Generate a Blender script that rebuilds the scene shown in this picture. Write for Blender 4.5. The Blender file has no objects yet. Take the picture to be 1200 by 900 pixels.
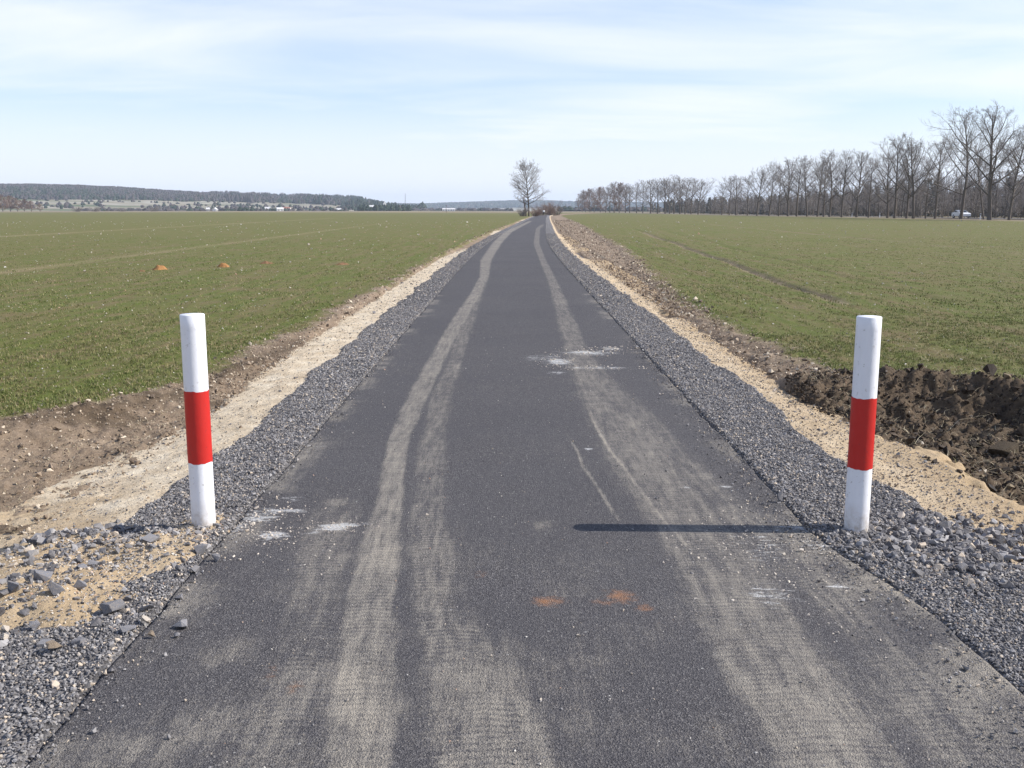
import bpy, bmesh, math, random
import numpy as np
from mathutils import Vector, Matrix

random.seed(7)
RNG = np.random.default_rng(7)
scene = bpy.context.scene
COL = scene.collection
R = math.radians

# ------------------------------------------------------------------ camera
CAM_H, FPX = 1.6, 1178.0
PITCH = math.atan((450 - 246) / FPX)
cam_d = bpy.data.cameras.new('camera')
cam = bpy.data.objects.new('camera', cam_d)
COL.objects.link(cam)
cam.location = (0, 0, CAM_H)
cam.rotation_euler = (math.pi / 2 - PITCH, 0, 0)
cam_d.sensor_width = 36
cam_d.lens = 36 * FPX / 1200
cam_d.clip_start = 0.05
cam_d.clip_end = 20000
scene.camera = cam


def W(px, py, z=0.0):
    """point of the place seen at a pixel of the 1200x900 photograph, on the level z"""
    u, v = (px - 600) / FPX, (450 - py) / FPX
    dy = math.cos(PITCH) + v * math.sin(PITCH)
    dz = -math.sin(PITCH) + v * math.cos(PITCH)
    t = (z - CAM_H) / dz
    return (u * t, dy * t)


# ------------------------------------------------------------------ numpy noise
def _hash(ix, iy, seed):
    h = (ix.astype(np.int64) * 374761393 + iy.astype(np.int64) * 668265263 + seed * 1274126177) & 0xffffffff
    h = ((h ^ (h >> 13)) * 1274126177) & 0xffffffff
    h = (h ^ (h >> 16)) & 0xffffffff
    return h / 4294967295.0


def vnoise(x, y, seed=0):
    x = np.asarray(x, float); y = np.asarray(y, float)
    ix, iy = np.floor(x), np.floor(y)
    fx, fy = x - ix, y - iy
    fx = fx * fx * (3 - 2 * fx); fy = fy * fy * (3 - 2 * fy)
    a = _hash(ix, iy, seed); b = _hash(ix + 1, iy, seed)
    c = _hash(ix, iy + 1, seed); d = _hash(ix + 1, iy + 1, seed)
    return (a * (1 - fx) + b * fx) * (1 - fy) + (c * (1 - fx) + d * fx) * fy


def fbm(x, y, f, oct=4, seed=0, gain=.5):
    s = 0; a = 1; t = 0
    for k in range(oct):
        s = s + a * vnoise(np.asarray(x) * f + 17.3 * k, np.asarray(y) * f - 9.1 * k, seed + k)
        t += a; a *= gain; f *= 2.03
    return s / t            # 0..1, mean .5


def sstep(e0, e1, x):
    t = np.clip((np.asarray(x, float) - e0) / (e1 - e0), 0, 1)
    return t * t * (3 - 2 * t)


# ------------------------------------------------------------------ mesh helpers
def mesh_np(name, V, F, mats, attrs=None, smooth=False, midx=None):
    """V (n,3); F list of (m,k) arrays"""
    if not isinstance(F, (list, tuple)): F = [F]
    me = bpy.data.meshes.new(name)
    V = np.asarray(V, np.float32)
    me.vertices.add(len(V)); me.vertices.foreach_set('co', V.ravel())
    nl = sum(f.size for f in F); npoly = sum(len(f) for f in F)
    me.loops.add(nl); me.polygons.add(npoly)
    me.loops.foreach_set('vertex_index', np.concatenate([f.ravel() for f in F]).astype(np.int32))
    tot = np.concatenate([np.full(len(f), f.shape[1], np.int32) for f in F])
    st = np.concatenate([[0], np.cumsum(tot)[:-1]]).astype(np.int32)
    me.polygons.foreach_set('loop_start', st)
    try: me.polygons.foreach_set('loop_total', tot)
    except Exception: pass
    me.polygons.foreach_set('use_smooth', np.full(npoly, bool(smooth)))
    if midx is not None: me.polygons.foreach_set('material_index', midx.astype(np.int32))
    if not isinstance(mats, (list, tuple)): mats = [mats]
    for m in mats: me.materials.append(m)
    for k, a in (attrs or {}).items():
        at = me.attributes.new(k, 'FLOAT', 'POINT')
        at.data.foreach_set('value', np.asarray(a, np.float32).ravel())
    me.update(calc_edges=True)
    me.validate()
    return me


def link(name, me, parent=None, loc=None):
    o = bpy.data.objects.new(name, me)
    COL.objects.link(o)
    if parent is not None: o.parent = parent
    if loc is not None: o.location = loc
    return o


def tag(o, label=None, cat=None, group=None, kind=None):
    if label: o['label'] = label
    if cat: o['category'] = cat
    if group: o['group'] = group
    if kind: o['kind'] = kind
    return o


def empty(name, loc, rz=0):
    o = bpy.data.objects.new(name, None); COL.objects.link(o)
    o.location = loc; o.rotation_euler = (0, 0, rz); o.empty_display_size = .3
    return o


def copy_tree(o, parent=None):
    c = o.copy(); COL.objects.link(c); c.parent = parent
    for ch in list(o.children): copy_tree(ch, c)
    return c


def grid_faces(nx, ny):
    i = np.arange(nx - 1)[None, :] + np.arange(ny - 1)[:, None] * nx
    return np.stack([i, i + 1, i + nx + 1, i + nx], -1).reshape(-1, 4)


def bm_mesh(name, bm, mat, smooth=False):
    me = bpy.data.meshes.new(name); bm.to_mesh(me); bm.free()
    for m in (mat if isinstance(mat, (list, tuple)) else [mat]): me.materials.append(m)
    if smooth:
        for p in me.polygons: p.use_smooth = True
    return me


def bm_box(bm, x0, x1, y0, y1, z0, z1):
    r = bmesh.ops.create_cube(bm, size=1)
    for v in r['verts']:
        v.co = Vector(((x0 + x1) / 2 + v.co.x * (x1 - x0), (y0 + y1) / 2 + v.co.y * (y1 - y0), (z0 + z1) / 2 + v.co.z * (z1 - z0)))
    return r['verts']


# ------------------------------------------------------------------ material helpers
class NT:
    def __init__(self, name):
        self.m = bpy.data.materials.new(name); self.m.use_nodes = True
        self.t = self.m.node_tree; self.n = self.t.nodes; self.l = self.t.links
        self.b = self.n['Principled BSDF']
        self.b.inputs['Roughness'].default_value = .9
        self.b.inputs['Specular IOR Level'].default_value = .25
        self.tc = self.n.new('ShaderNodeTexCoord')
        self.pos = self.tc.outputs['Object']

    def lk(self, a, b): self.l.new(a, b); return b

    def put(self, sock, v):
        if isinstance(v, bpy.types.NodeSocket): self.l.new(v, sock)
        elif isinstance(v, (tuple, list)): sock.default_value = (*v, 1) if len(v) == 3 and sock.type == 'RGBA' else v
        else: sock.default_value = v

    def noise(self, s, d=4, r=.6, vec=None, w=0):
        n = self.n.new('ShaderNodeTexNoise'); n.inputs['Scale'].default_value = s
        n.inputs['Detail'].default_value = d; n.inputs['Roughness'].default_value = r
        n.inputs['Distortion'].default_value = w
        self.l.new(vec or self.pos, n.inputs['Vector']); return n.outputs['Fac']

    def voro(self, s, vec=None, out='Distance', rnd=1.0):
        n = self.n.new('ShaderNodeTexVoronoi'); n.inputs['Scale'].default_value = s
        n.inputs['Randomness'].default_value = rnd
        self.l.new(vec or self.pos, n.inputs['Vector']); return n.outputs[out]

    def scale(self, v, vec=None):
        n = self.n.new('ShaderNodeMapping'); n.inputs['Scale'].default_value = v
        self.l.new(vec or self.pos, n.inputs['Vector']); return n.outputs[0]

    def ramp(self, f, stops, mode='LINEAR'):
        n = self.n.new('ShaderNodeValToRGB'); e = n.color_ramp.elements
        n.color_ramp.interpolation = mode
        while len(e) < len(stops): e.new(.5)
        for k, (p, c) in enumerate(stops):
            e[k].position = p
            e[k].color = (c, c, c, 1) if not isinstance(c, (tuple, list)) else (*c, 1)
        self.l.new(f, n.inputs[0]); return n.outputs[0]

    def math(self, op, a, b=0.0, clamp=False):
        n = self.n.new('ShaderNodeMath'); n.operation = op; n.use_clamp = clamp
        self.put(n.inputs[0], a); self.put(n.inputs[1], b); return n.outputs[0]

    def mr(self, v, a, b, c=0., d=1.):
        n = self.n.new('ShaderNodeMapRange')
        self.l.new(v, n.inputs[0])
        for k, q in zip((1, 2, 3, 4), (a, b, c, d)): n.inputs[k].default_value = q
        return n.outputs[0]

    def mix(self, f, a, b, mode='MIX'):
        n = self.n.new('ShaderNodeMix'); n.data_type = 'RGBA'; n.blend_type = mode
        self.put(n.inputs[0], f); self.put(n.inputs[6], a); self.put(n.inputs[7], b)
        return n.outputs[2]

    def attr(self, name):
        n = self.n.new('ShaderNodeAttribute'); n.attribute_name = name; return n.outputs['Fac']

    def island(self):
        return self.n.new('ShaderNodeNewGeometry').outputs['Random Per Island']

    def bump(self, h, dist=.01, s=1.0):
        n = self.n.new('ShaderNodeBump'); n.inputs['Distance'].default_value = dist
        n.inputs['Strength'].default_value = s
        self.l.new(h, n.inputs['Height'])
        cur = self.b.inputs['Normal']
        if cur.is_linked: self.l.new(cur.links[0].from_socket, n.inputs['Normal'])
        self.l.new(n.outputs[0], cur)

    def color(self, c): self.put(self.b.inputs['Base Color'], c)


def simple(name, c, rough=.8, spec=.3, var=.12, scale=6, bump=0):
    t = NT(name)
    n = t.noise(scale, 5)
    t.color(t.mix(n, tuple(x * (1 - var) for x in c), tuple(min(1, x * (1 + var)) for x in c)))
    t.b.inputs['Roughness'].default_value = rough
    t.b.inputs['Specular IOR Level'].default_value = spec
    if bump: t.bump(t.noise(scale * 6, 4), bump)
    return t.m


# ------------------------------------------------------------------ road path and cross profile
_yy = np.arange(-60, 700, 1.0)
_tab = [(-60, .03), (28, .03), (40, .10), (55, .40), (78, 1.07), (110, 2.15), (150, 3.45), (200, 5.2), (258, 7.3), (300, 9.0), (340, 12.5), (400, 20), (700, 70)]
_xx = np.interp(_yy, [a for a, b in _tab], [b for a, b in _tab])
_k = np.hanning(19); _k /= _k.sum()
_xs = np.convolve(np.pad(_xx, 9, mode='edge'), _k, 'valid')


def xc(y): return np.interp(y, _yy, _xs)
def eL(y): return np.interp(y, [0, 5, 7.6, 9, 12, 25, 50, 400], [6.6, 5.4, 4.0, 3.15, 2.9, 2.65, 2.5, 2.5])
def eR(y): return np.interp(y, [0, 9, 14, 20, 30, 43, 110, 400], [3.1, 3.1, 2.9, 3.0, 3.7, 4.6, 5.4, 5.4])


PIT = np.array([(2.62, 9.1), (3.1, 9.75), (3.9, 9.8), (4.7, 9.35), (5.2, 8.3), (5.45, 6.8), (5.5, 5.2), (5.6, 2.0), (5.7, -3)])


def pit_dist(x, y):
    """signed distance to the far/right rim of the dug hole: > 0 inside"""
    x = np.asarray(x, float); y = np.asarray(y, float)
    d = np.full(x.shape, 1e9); sg = np.ones(x.shape)
    for (x0, y0), (x1, y1) in zip(PIT[:-1], PIT[1:]):
        ex, ey = x1 - x0, y1 - y0
        t = np.clip(((x - x0) * ex + (y - y0) * ey) / (ex * ex + ey * ey), 0, 1)
        dd = np.hypot(x - x0 - t * ex, y - y0 - t * ey)
        cr = -(ex * (y - y0) - ey * (x - x0))
        m = dd < d
        d = np.where(m, dd, d); sg = np.where(m, np.sign(cr), sg)
    return d * sg


def profile(x, y):
    """height of the bare ground, and the masks grass / dark soil"""
    x = np.asarray(x, float); y = np.asarray(y, float)
    s = x - xc(y)
    wob = (fbm(x, y, 1.1, 4, 3) - .5)
    wob2 = (fbm(x, y, 5.0, 3, 13) - .5)
    # left
    a = -s
    near = 1 - sstep(8.2, 11, y)
    e = eL(y) + wob * .55 + wob2 * .16
    depth = .04 + .095 * near
    floor = -depth * sstep(1.9, 3.0, a) - .02 * sstep(1.3, 1.8, a)
    bank = sstep(e - .30 - .8 * near, e + .02, a) ** (1 + near)
    zl = floor * (1 - bank) + .0 * bank
    gl = sstep(e - .04, e + .22, a + wob2 * .5)
    # right
    e2 = eR(y) + wob * .6 + wob2 * .2
    fl2 = -.05 * sstep(1.9, 2.5, s) - .02 * sstep(1.3, 1.8, s)
    bank2 = sstep(e2 - .35, e2 + .02, s)
    zr = fl2 * (1 - bank2)
    gr = sstep(e2 - .05, e2 + .3, s + wob2 * .6)
    pd = pit_dist(x, y) + wob * .45 + wob2 * .28
    inpit = sstep(-.05, .75, pd)
    pitz = -.05 - .30 * sstep(2.35, 3.7, s) + .10 * np.exp(-(((x - 4.45) / .45) ** 2 + ((y - 6.9) / .5) ** 2))
    pit_on = sstep(2.35, 2.75, s) * (1 - sstep(9.6, 10.2, y))
    zr = zr * (1 - pit_on * (y < 10.2)) + pit_on * (inpit * pitz + (1 - inpit) * (.03 * np.exp(-(np.abs(pd) / .3) ** 2)))
    gr = np.where((y < 10.2) & (s > 2.3), gr * (1 - sstep(-.30, .0, pd)), gr)
    near_pit = np.where((s > 2.82 - .32 * sstep(7.6, 8.6, y)) & (y < 10.4), sstep(-.35, .05, pd), 0)
    z = np.where(s < 0, zl, zr)
    g = np.where(s < 0, gl, gr)
    soilz = 1 - g
    strip = (np.abs(s) > 1.9)
    cl = (fbm(x, y, 6, 4, 31) - .5)
    z = z + strip * soilz * (cl * (.04 + .15 * near_pit + .05 * (s < -2.7) * (y < 11)) + (fbm(x, y, 23, 3, 41) - .5) * (.03 + .08 * near_pit + .03 * (s < -2.7) * (y < 11)))
    z = z + g * ((fbm(x, y, 7, 4, 51) - .5) * .05)
    # wheel ruts in the field on the right, tramlines
    for (xa, ya, xb, yb) in ((5.8, 17.5, 9.7, 76), (19.0, 34, 22.5, 120), (7.7, 17.5, 11.6, 76), (20.9, 34, 24.4, 120)):
        xr = xa + (y - ya) / (yb - ya) * (xb - xa) + (fbm(y, y * 0, .25, 2, 77) - .5) * .3
        on = sstep(ya - 1, ya + 2, y) * (1 - sstep(yb, yb + 20, y))
        z = z - (.035 if xa in (7.7, 20.9) else .08) * np.exp(-((x - xr) / .13) ** 2) * on
    # long slow fall of the land to the right, rise to the left
    z = z - .55 * sstep(140, 520, y) * sstep(10, 120, s) + .5 * sstep(150, 700, y) * sstep(10, 200, -s)
    return z, g, near_pit


# ------------------------------------------------------------------ materials
def m_ground():
    t = NT('field_soil')
    g = t.attr('grass'); d = t.attr('dark'); far = t.attr('far'); tan = t.attr('tan')
    # soil
    sc = t.ramp(t.noise(3.0, 8, .65), [(.3, (.12, .082, .055)), (.5, (.22, .158, .108)), (.68, (.35, .265, .185))])
    sc = t.mix(t.ramp(t.noise(60, 5, .7), [(.35, 0.0), (.7, .75)]), sc, (.36, .275, .19))
    sc = t.mix(t.math('MULTIPLY', d, .82), sc, t.mix(t.ramp(t.noise(9, 6, .7), [(.3, 0.), (.7, 1.)]), (.022, .016, .010), (.15, .105, .065)))
    # green
    big = t.noise(.09, 4, .6)
    mid = t.noise(1.4, 6, .7)
    strk = t.noise(1.0, 5, .65, t.scale((5.5, .5, 1)))
    fine = t.noise(22, 6, .75)
    gc = t.mix(fine, (.046, .078, .010), (.145, .172, .026))
    gc = t.mix(t.ramp(big, [(.35, 0.), (.65, .45)]), gc, (.135, .13, .035))
    cover = t.math('ADD', t.math('MULTIPLY', mid, .5), t.math('MULTIPLY', strk, .5))
    cover = t.math('ADD', cover, t.math('MULTIPLY', t.math('SUBTRACT', fine, .5), .9))
    rows = t.noise(1.0, 4, .6, t.scale((3.2, .10, 1)))
    cover = t.math('ADD', cover, t.math('MULTIPLY', t.math('SUBTRACT', rows, .5), .55))
    cover = t.math('SUBTRACT', cover, t.ramp(t.noise(.55, 5, .65), [(.52, 0.), (.68, .12)]))
    cv = t.ramp(cover, [(.35, .10), (.59, .94)])
    soilf = t.mix(t.noise(14, 5), (.11, .08, .036), (.24, .18, .09))
    gc = t.mix(cv, soilf, gc)
    gc = t.mix(t.math('MULTIPLY', tan, .75), gc, (.30, .23, .13))
    sc = t.mix(t.ramp(t.noise(1.1, 5, .7), [(.5, 0.), (.66, .5)]), sc, (.105, .075, .05))
    lit = t.math('MULTIPLY', t.ramp(t.voro(30, t.scale((1, 2.2, 1))), [(.10, 1.), (.17, 0.)]), t.ramp(t.noise(2.2, 4), [(.42, 0.), (.58, .8)]))
    sc = t.mix(t.math('MULTIPLY', lit, t.math('SUBTRACT', 1.0, d)), sc, (.42, .34, .23))
    c = t.mix(g, sc, gc)
    # meadow and reeds far beyond the field
    fc = t.ramp(t.noise(.006, 5, .6), [(.35, (.15, .125, .09)), (.5, (.26, .215, .13)), (.62, (.17, .13, .10)), (.75, (.12, .14, .06))])
    c = t.mix(far, c, fc)
    t.color(c)
    t.b.inputs['Roughness'].default_value = .95
    t.bump(t.noise(30, 8, .75), .035, .8)
    t.bump(t.noise(150, 5, .7), .006, .7)
    return t.m


def m_sand():
    t = NT('sand')
    y = t.attr('orange')
    a = t.ramp(t.noise(4, 8, .65), [(.3, (.46, .36, .24)), (.5, (.64, .525, .37)), (.68, (.76, .66, .50))])
    a = t.mix(y, a, t.mix(t.noise(12, 6), (.34, .225, .115), (.50, .37, .215)))
    dk = t.ramp(t.voro(48), [(.10, 1.), (.26, 0.)])
    msk = t.math('MULTIPLY', dk, t.ramp(t.noise(9, 4), [(.34, 0.), (.52, .9)]))
    a = t.mix(msk, a, (.16, .13, .11))
    a = t.mix(t.ramp(t.noise(110, 4, .7), [(.45, 0.), (.75, .5)]), a, (.30, .235, .16))
    t.color(a)
    t.bump(t.noise(16, 8, .7), .03, .8)
    t.bump(t.noise(120, 5, .7), .006, .8)
    return t.m


def m_gravelbed():
    t = NT('gravel_bed')
    v = t.n.new('ShaderNodeTexVoronoi'); v.inputs['Scale'].default_value = 62
    t.l.new(t.pos, v.inputs['Vector'])
    b = t.n.new('ShaderNodeSeparateColor'); t.l.new(v.outputs['Color'], b.inputs[0])
    c = t.ramp(b.outputs[0], [(0, (.075, .07, .069)), (.6, (.185, .174, .17)), (.92, (.33, .31, .295)), (1, (.34, .32, .29))])
    t.color(c)
    t.bump(t.math('MULTIPLY', v.outputs['Distance'], -1), .03, 1)
    return t.m


def m_stone(name, lo, mid, hi, warm=(.42, .33, .24), wf=.93, dusty=.0):
    t = NT(name)
    r = t.island()
    c = t.ramp(r, [(0, lo), (.55, mid), (wf - .02, hi), (wf, warm), (1, warm)])
    c = t.mix(t.ramp(t.noise(70, 5, .7), [(.45, 0.), (.75, .5)]), c, tuple(min(.9, x * 1.5 + .03) for x in mid))
    if dusty: c = t.mix(t.ramp(t.noise(14, 4), [(.45, 0.), (.7, dusty)]), c, (.42, .34, .25))
    t.color(c); t.b.inputs['Roughness'].default_value = .75
    t.bump(t.noise(90, 6, .7), .004, .8)
    return t.m


def m_road():
    t = NT('asphalt')
    dust = t.attr('dust'); wh = t.attr('white'); ru = t.attr('rust')
    v = t.n.new('ShaderNodeTexVoronoi'); v.inputs['Scale'].default_value = 190
    t.l.new(t.pos, v.inputs['Vector'])
    s = t.n.new('ShaderNodeSeparateColor'); t.l.new(v.outputs['Color'], s.inputs[0])
    base = t.ramp(s.outputs[0], [(0, (.040, .0365, .037)), (.5, (.077, .071, .072)), (.88, (.122, .113, .110)), (1, (.22, .205, .19))])
    base = t.mix(t.ramp(t.noise(1.3, 6, .65), [(.35, 0.), (.7, .4)]), base, (.082, .078, .081))
    base = t.mix(t.ramp(t.noise(.5, 3, .5), [(.4, 0.), (.65, .25)]), base, (.056, .053, .057))
    # pale grains
    fl = t.math('MULTIPLY', t.ramp(t.voro(24), [(.05, 1.), (.09, 0.)]), t.ramp(t.noise(2.4, 3), [(.52, 0.), (.66, .8)]))
    base = t.mix(fl, base, (.42, .40, .36))
    # dust, broken by grain and by the cross bars of tyre treads
    tv = t.noise(13, 3, .6, t.scale((1.0, 3.2, 1)), w=1.2)
    near_tread = t.mr(tv, .35, .65, .10, -.10)
    sx = t.n.new('ShaderNodeSeparateXYZ'); t.l.new(t.pos, sx.inputs[0])
    tu = t.attr('tread_u'); wob = t.math('MULTIPLY', t.noise(9, 5, .7), 9.0)
    ph = t.math('ADD', t.math('MULTIPLY', sx.outputs[1], 6.2832 / .036), t.math('ADD', wob, t.math('MULTIPLY', t.math('ABSOLUTE', t.math('SUBTRACT', tu, .5)), 7.0)))
    bars = t.math('SINE', ph)
    grv = t.math('SINE', t.math('MULTIPLY', tu, 6.2832 * 3.5))
    prt = t.math('MULTIPLY', t.math('ADD', t.math('MULTIPLY', bars, .15), t.math('MULTIPLY', grv, .12)), t.math('MULTIPLY', t.attr('tread_m'), t.mr(t.noise(2.6, 4, .6), .38, .6, .15, 1.)))
    near_tread = t.math('ADD', near_tread, prt)
    gr = t.mr(t.noise(110, 8, .9), .34, .66, -.62, .62)
    gs = t.mr(t.noise(3.2, 7, .8, t.scale((7, .6, 1))), .3, .7, -.42, .42)
    gp = t.mr(t.noise(7.5, 7, .75), .3, .7, -.22, .22)
    f = t.math('ADD', t.math('ADD', dust, near_tread), t.math('ADD', gr, t.math('ADD', gs, gp)))
    f = t.math('MULTIPLY', t.mr(f, .16, 1.25, 0, 1), t.mr(dust, 0.0, .35, .10, .95), clamp=True)
    dc = t.mix(t.noise(8, 4), (.30, .262, .21), (.40, .358, .29))
    dc = t.mix(t.mr(dust, .7, 1.0, 0, .8), dc, (.46, .40, .31))
    c = t.mix(f, base, dc)
    wn_ = t.noise(16, 9, .82, t.scale((.45, 1.5, 1)))
    wf = t.math('MULTIPLY', t.mr(t.math('ADD', wh, t.mr(wn_, .3, .7, -1.0, 1.0)), .50, .80), t.mr(wh, .05, .2))
    wf = t.math('MULTIPLY', wf, t.mr(t.noise(120, 6, .85), .42, .56, .08, .95))
    c = t.mix(wf, c, (.66, .65, .62))
    # scratches and scattered pale specks
    sk = t.math('MULTIPLY', t.ramp(t.voro(9), [(.025, 1.), (.05, 0.)]), .8)
    c = t.mix(sk, c, (.5, .48, .44))
    rn = t.mr(t.noise(26, 8, .85), .3, .7, -.6, .6)
    rf = t.math('MULTIPLY', t.mr(t.math('ADD', ru, rn), .25, 1.25, 0, .75), t.mr(ru, .05, .3))
    c = t.mix(rf, c, (.34, .16, .07))
    t.color(c)
    t.put(t.b.inputs['Roughness'], .78)
    t.b.inputs['Specular IOR Level'].default_value = .18
    t.bump(v.outputs['Distance'], .0045, .9)
    t.bump(t.noise(14, 4, .6), .006, .5)
    return t.m


def m_bark(name='bark', a=(.075, .062, .05), b=(.17, .145, .12)):
    t = NT(name)
    n = t.noise(6, 6, .7, t.scale((3, 3, .6)))
    t.color(t.mix(n, a, b)); t.b.inputs['Roughness'].default_value = .95
    return t.m


def m_blade():
    t = NT('grass_blades')
    r = t.island()
    c = t.ramp(r, [(0, (.058, .095, .02)), (.42, (.108, .145, .032)), (.66, (.17, .18, .05)), (.78, (.30, .24, .12)), (1, (.42, .34, .19))])
    c = t.mix(t.ramp(t.noise(.35, 3), [(.4, 0.), (.65, .5)]), c, (.155, .165, .05))
    t.color(c); t.b.inputs['Roughness'].default_value = .7
    return t.m


M = {
    'ground': m_ground(), 'sand': m_sand(), 'gbed': m_gravelbed(), 'road': m_road(),
    'gravel': m_stone('crushed_basalt', (.080, .074, .074), (.185, .174, .170), (.37, .35, .335), (.50, .41, .31), .92),
    'rock': m_stone('quarry_rock', (.12, .12, .13), (.19, .188, .20), (.28, .272, .275), (.28, .27, .27), .99, .4),
    'rock_tan': simple('tan_stone', (.36, .28, .20), .8, .3, .25, 30, .004),
    'rock_pale': simple('pale_stone', (.55, .48, .40), .8, .3, .2, 30, .003),
    'rock_orange': simple('orange_stone', (.52, .33, .22), .7, .3, .15, 30, .003),
    'clod': m_stone('soil_clod', (.11, .078, .052), (.26, .195, .138), (.40, .315, .23), (.58, .49, .37), .80),
    'darkclod': m_stone('dark_soil_clod', (.018, .013, .009), (.05, .034, .022), (.11, .075, .047), (.2, .15, .09), .96),
    'pebble': m_stone('pale_pebble', (.30, .25, .19), (.48, .42, .35), (.66, .62, .55), (.5, .3, .2), .93),
    'straw': m_stone('dry_straw', (.28, .22, .13), (.42, .34, .21), (.58, .50, .34), (.58, .5, .34), .99),
    'blade': m_blade(),
    'bark': m_bark(), 'twig': m_bark('twig_bark', (.20, .175, .16), (.31, .275, .25)),
    'twig_red': m_bark('red_twig_bark', (.21, .14, .11), (.31, .22, .175)),
}

# ------------------------------------------------------------------ ground sheet
def axis_grow(c0, c1, step, far, rate):
    mid = np.arange(c0, c1, step)
    up = [c1]; st = step
    while up[-1] < far: st = st * rate; up.append(up[-1] + st)
    dn = [c0 - step]; st = step
    while dn[-1] > -far: st = st * rate; dn.append(dn[-1] - st)
    return np.concatenate([dn[::-1], mid, up])


gx = axis_grow(-6.5, 6.5, .024, 8500, 1.035)
gy = np.concatenate([[-8500, -4000, -1500, -500, -150, -50, -15, -5, -1], axis_grow(1.6, 10.6, .024, 8500, 1.022)])
gy = gy[(gy >= 1.4) | (np.isin(gy, [-8500, -4000, -1500, -500, -150, -50, -15, -5, -1]))]
gy = np.unique(gy)
X, Y = np.meshgrid(gx, gy)
x, y = X.ravel(), Y.ravel()
z, gmask, dark = profile(x, y)
s = x - xc(y)
z = z - .09 * (1 - sstep(2.50, 2.75, np.abs(s))) * (y < 340) - .06 * sstep(2.5, 2.6, s) * (1 - sstep(3.0, 3.3, s)) * sstep(12, 18, y)       # lies well below road and shoulders
far = sstep(560, 640, np.hypot(x, y) + (fbm(x, y, .01, 3, 5) - .5) * 60)
far = np.where(x > 30, np.maximum(far, sstep(-4, 4, x - (79 - .0416 * y))), far)
tan = np.exp(-((x + 13.2 + (y - 25) * .024) / .28) ** 2) * sstep(15, 25, y) * (1 - sstep(80, 140, y)) * (.35 + .5 * fbm(x, y, .3, 3, 181))
tan = tan + .7 * np.exp(-((x + 30 + (y - 25) * .03) / .5) ** 2) * (y > 30) * (y < 200)
tan = tan + sstep(470, 560, y) * (x < 40) * .7
dark2 = dark + .9 * np.exp(-((s + eL(y) - .15) / .14) ** 2) * (y > 7.6) * (y < 13)
for (xa, ya, xb, yb) in ((5.8, 17.5, 9.7, 76), (19.0, 34, 22.5, 120)):
    xr = xa + (y - ya) / (yb - ya) * (xb - xa) + (fbm(y, y * 0, .25, 2, 77) - .5) * .3
    gmask = gmask * (1 - .75 * np.exp(-((x - xr) / .15) ** 2) * (y > ya) * (y < yb))
me = mesh_np('ground', np.stack([x, y, z], 1), grid_faces(len(gx), len(gy)), M['ground'],
             {'grass': gmask, 'dark': np.clip(dark2 + .7 * (s < -2.6) * (y < 10) * sstep(.54, .66, fbm(x, y, 1.5, 4, 141)), 0, 1), 'far': far, 'tan': np.clip(tan, 0, 1)}, smooth=True)
tag(link('ground', me), kind='structure')


# ------------------------------------------------------------------ strips along the road
def ylines(y0=1.2, y1=338):
    out = [y0]
    while out[-1] < y1:
        v = out[-1]
        out.append(v + (.02 if v < 8 else min(2.5, .02 + (v - 8) * .0042)))
    return np.array(out)


YL = ylines()


def sheet(name, s_lo, s_hi, n, zfun, mat, attrs=None, kind='structure', back=-9):
    yl = np.concatenate([np.linspace(back, 1.0, 20), YL])
    t = np.linspace(0, 1, n)
    lo, hi = s_lo(yl), s_hi(yl)
    S = lo[:, None] + (hi - lo)[:, None] * t[None, :]
    Yv = np.repeat(yl[:, None], n, 1)
    Xv = S + xc(yl)[:, None]
    xv, yv, sv, tv = Xv.ravel(), Yv.ravel(), S.ravel(), np.tile(t, len(yl))
    zv = zfun(xv, yv, sv, tv)
    at = {k: f(xv, yv, sv) for k, f in (attrs or {}).items()}
    me = mesh_np(name, np.stack([xv, yv, zv], 1), grid_faces(n, len(yl)), mat, at, smooth=True)
    return tag(link(name, me), kind=kind)


def mound(x, y):
    """earth and stone heaped round the foot of the left bollard"""
    w = (fbm(x, y, 2.6, 3, 91) - .5)
    d = ((x + 1.98) / .62) ** 2 + ((y - 4.42) / .78) ** 2
    m1 = np.clip(1.15 - d + w * 1.2, 0, 1)
    d2 = ((x + 1.60) / .26) ** 2 + ((y - 4.95) / .28) ** 2
    m2 = np.clip(1.15 - d2 + w, 0, 1)
    return np.maximum(m1, m2 * .6) * (1 - sstep(-1.50, -1.36, x + w * .12))


def base_z(x, y):
    z, g, dk = profile(x, y)
    return z


def shoulder_z(x, y, s):
    a = np.abs(s)
    left = -.03 * sstep(1.45, 1.95, a) - .085 * (1 - sstep(8.2, 11, y)) * sstep(1.85, 3.2, a) - .03 * sstep(2.0, 2.8, a)
    right = -.03 * sstep(1.45, 2.1, a) - .055 * sstep(2.1, 2.7, a)
    return np.where(s < 0, left, right)


def sandL_z(x, y, s, t):
    z = shoulder_z(x, y, s) - .012 + (fbm(x, y, 5, 4, 61) - .5) * .03 + (fbm(x, y, 30, 3, 62) - .5) * .018
    z = z - .10 * (sstep(22, 60, y) * sstep(.3, .5, fbm(x, y, .15, 3, 67))) * sstep(1.95, 2.2, -s)
    e = (-s) - (2.66 + .42 * (1 - sstep(5.2, 8.5, y)) + (fbm(x, y, 1.3, 4, 63) - .5) * .40 + (fbm(x, y, 9, 3, 65) - .5) * .22)
    return z - .14 * sstep(-.05, .25, e) - .2 * sstep(.2, .5, e) * (1 - sstep(10, 12, y))


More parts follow.
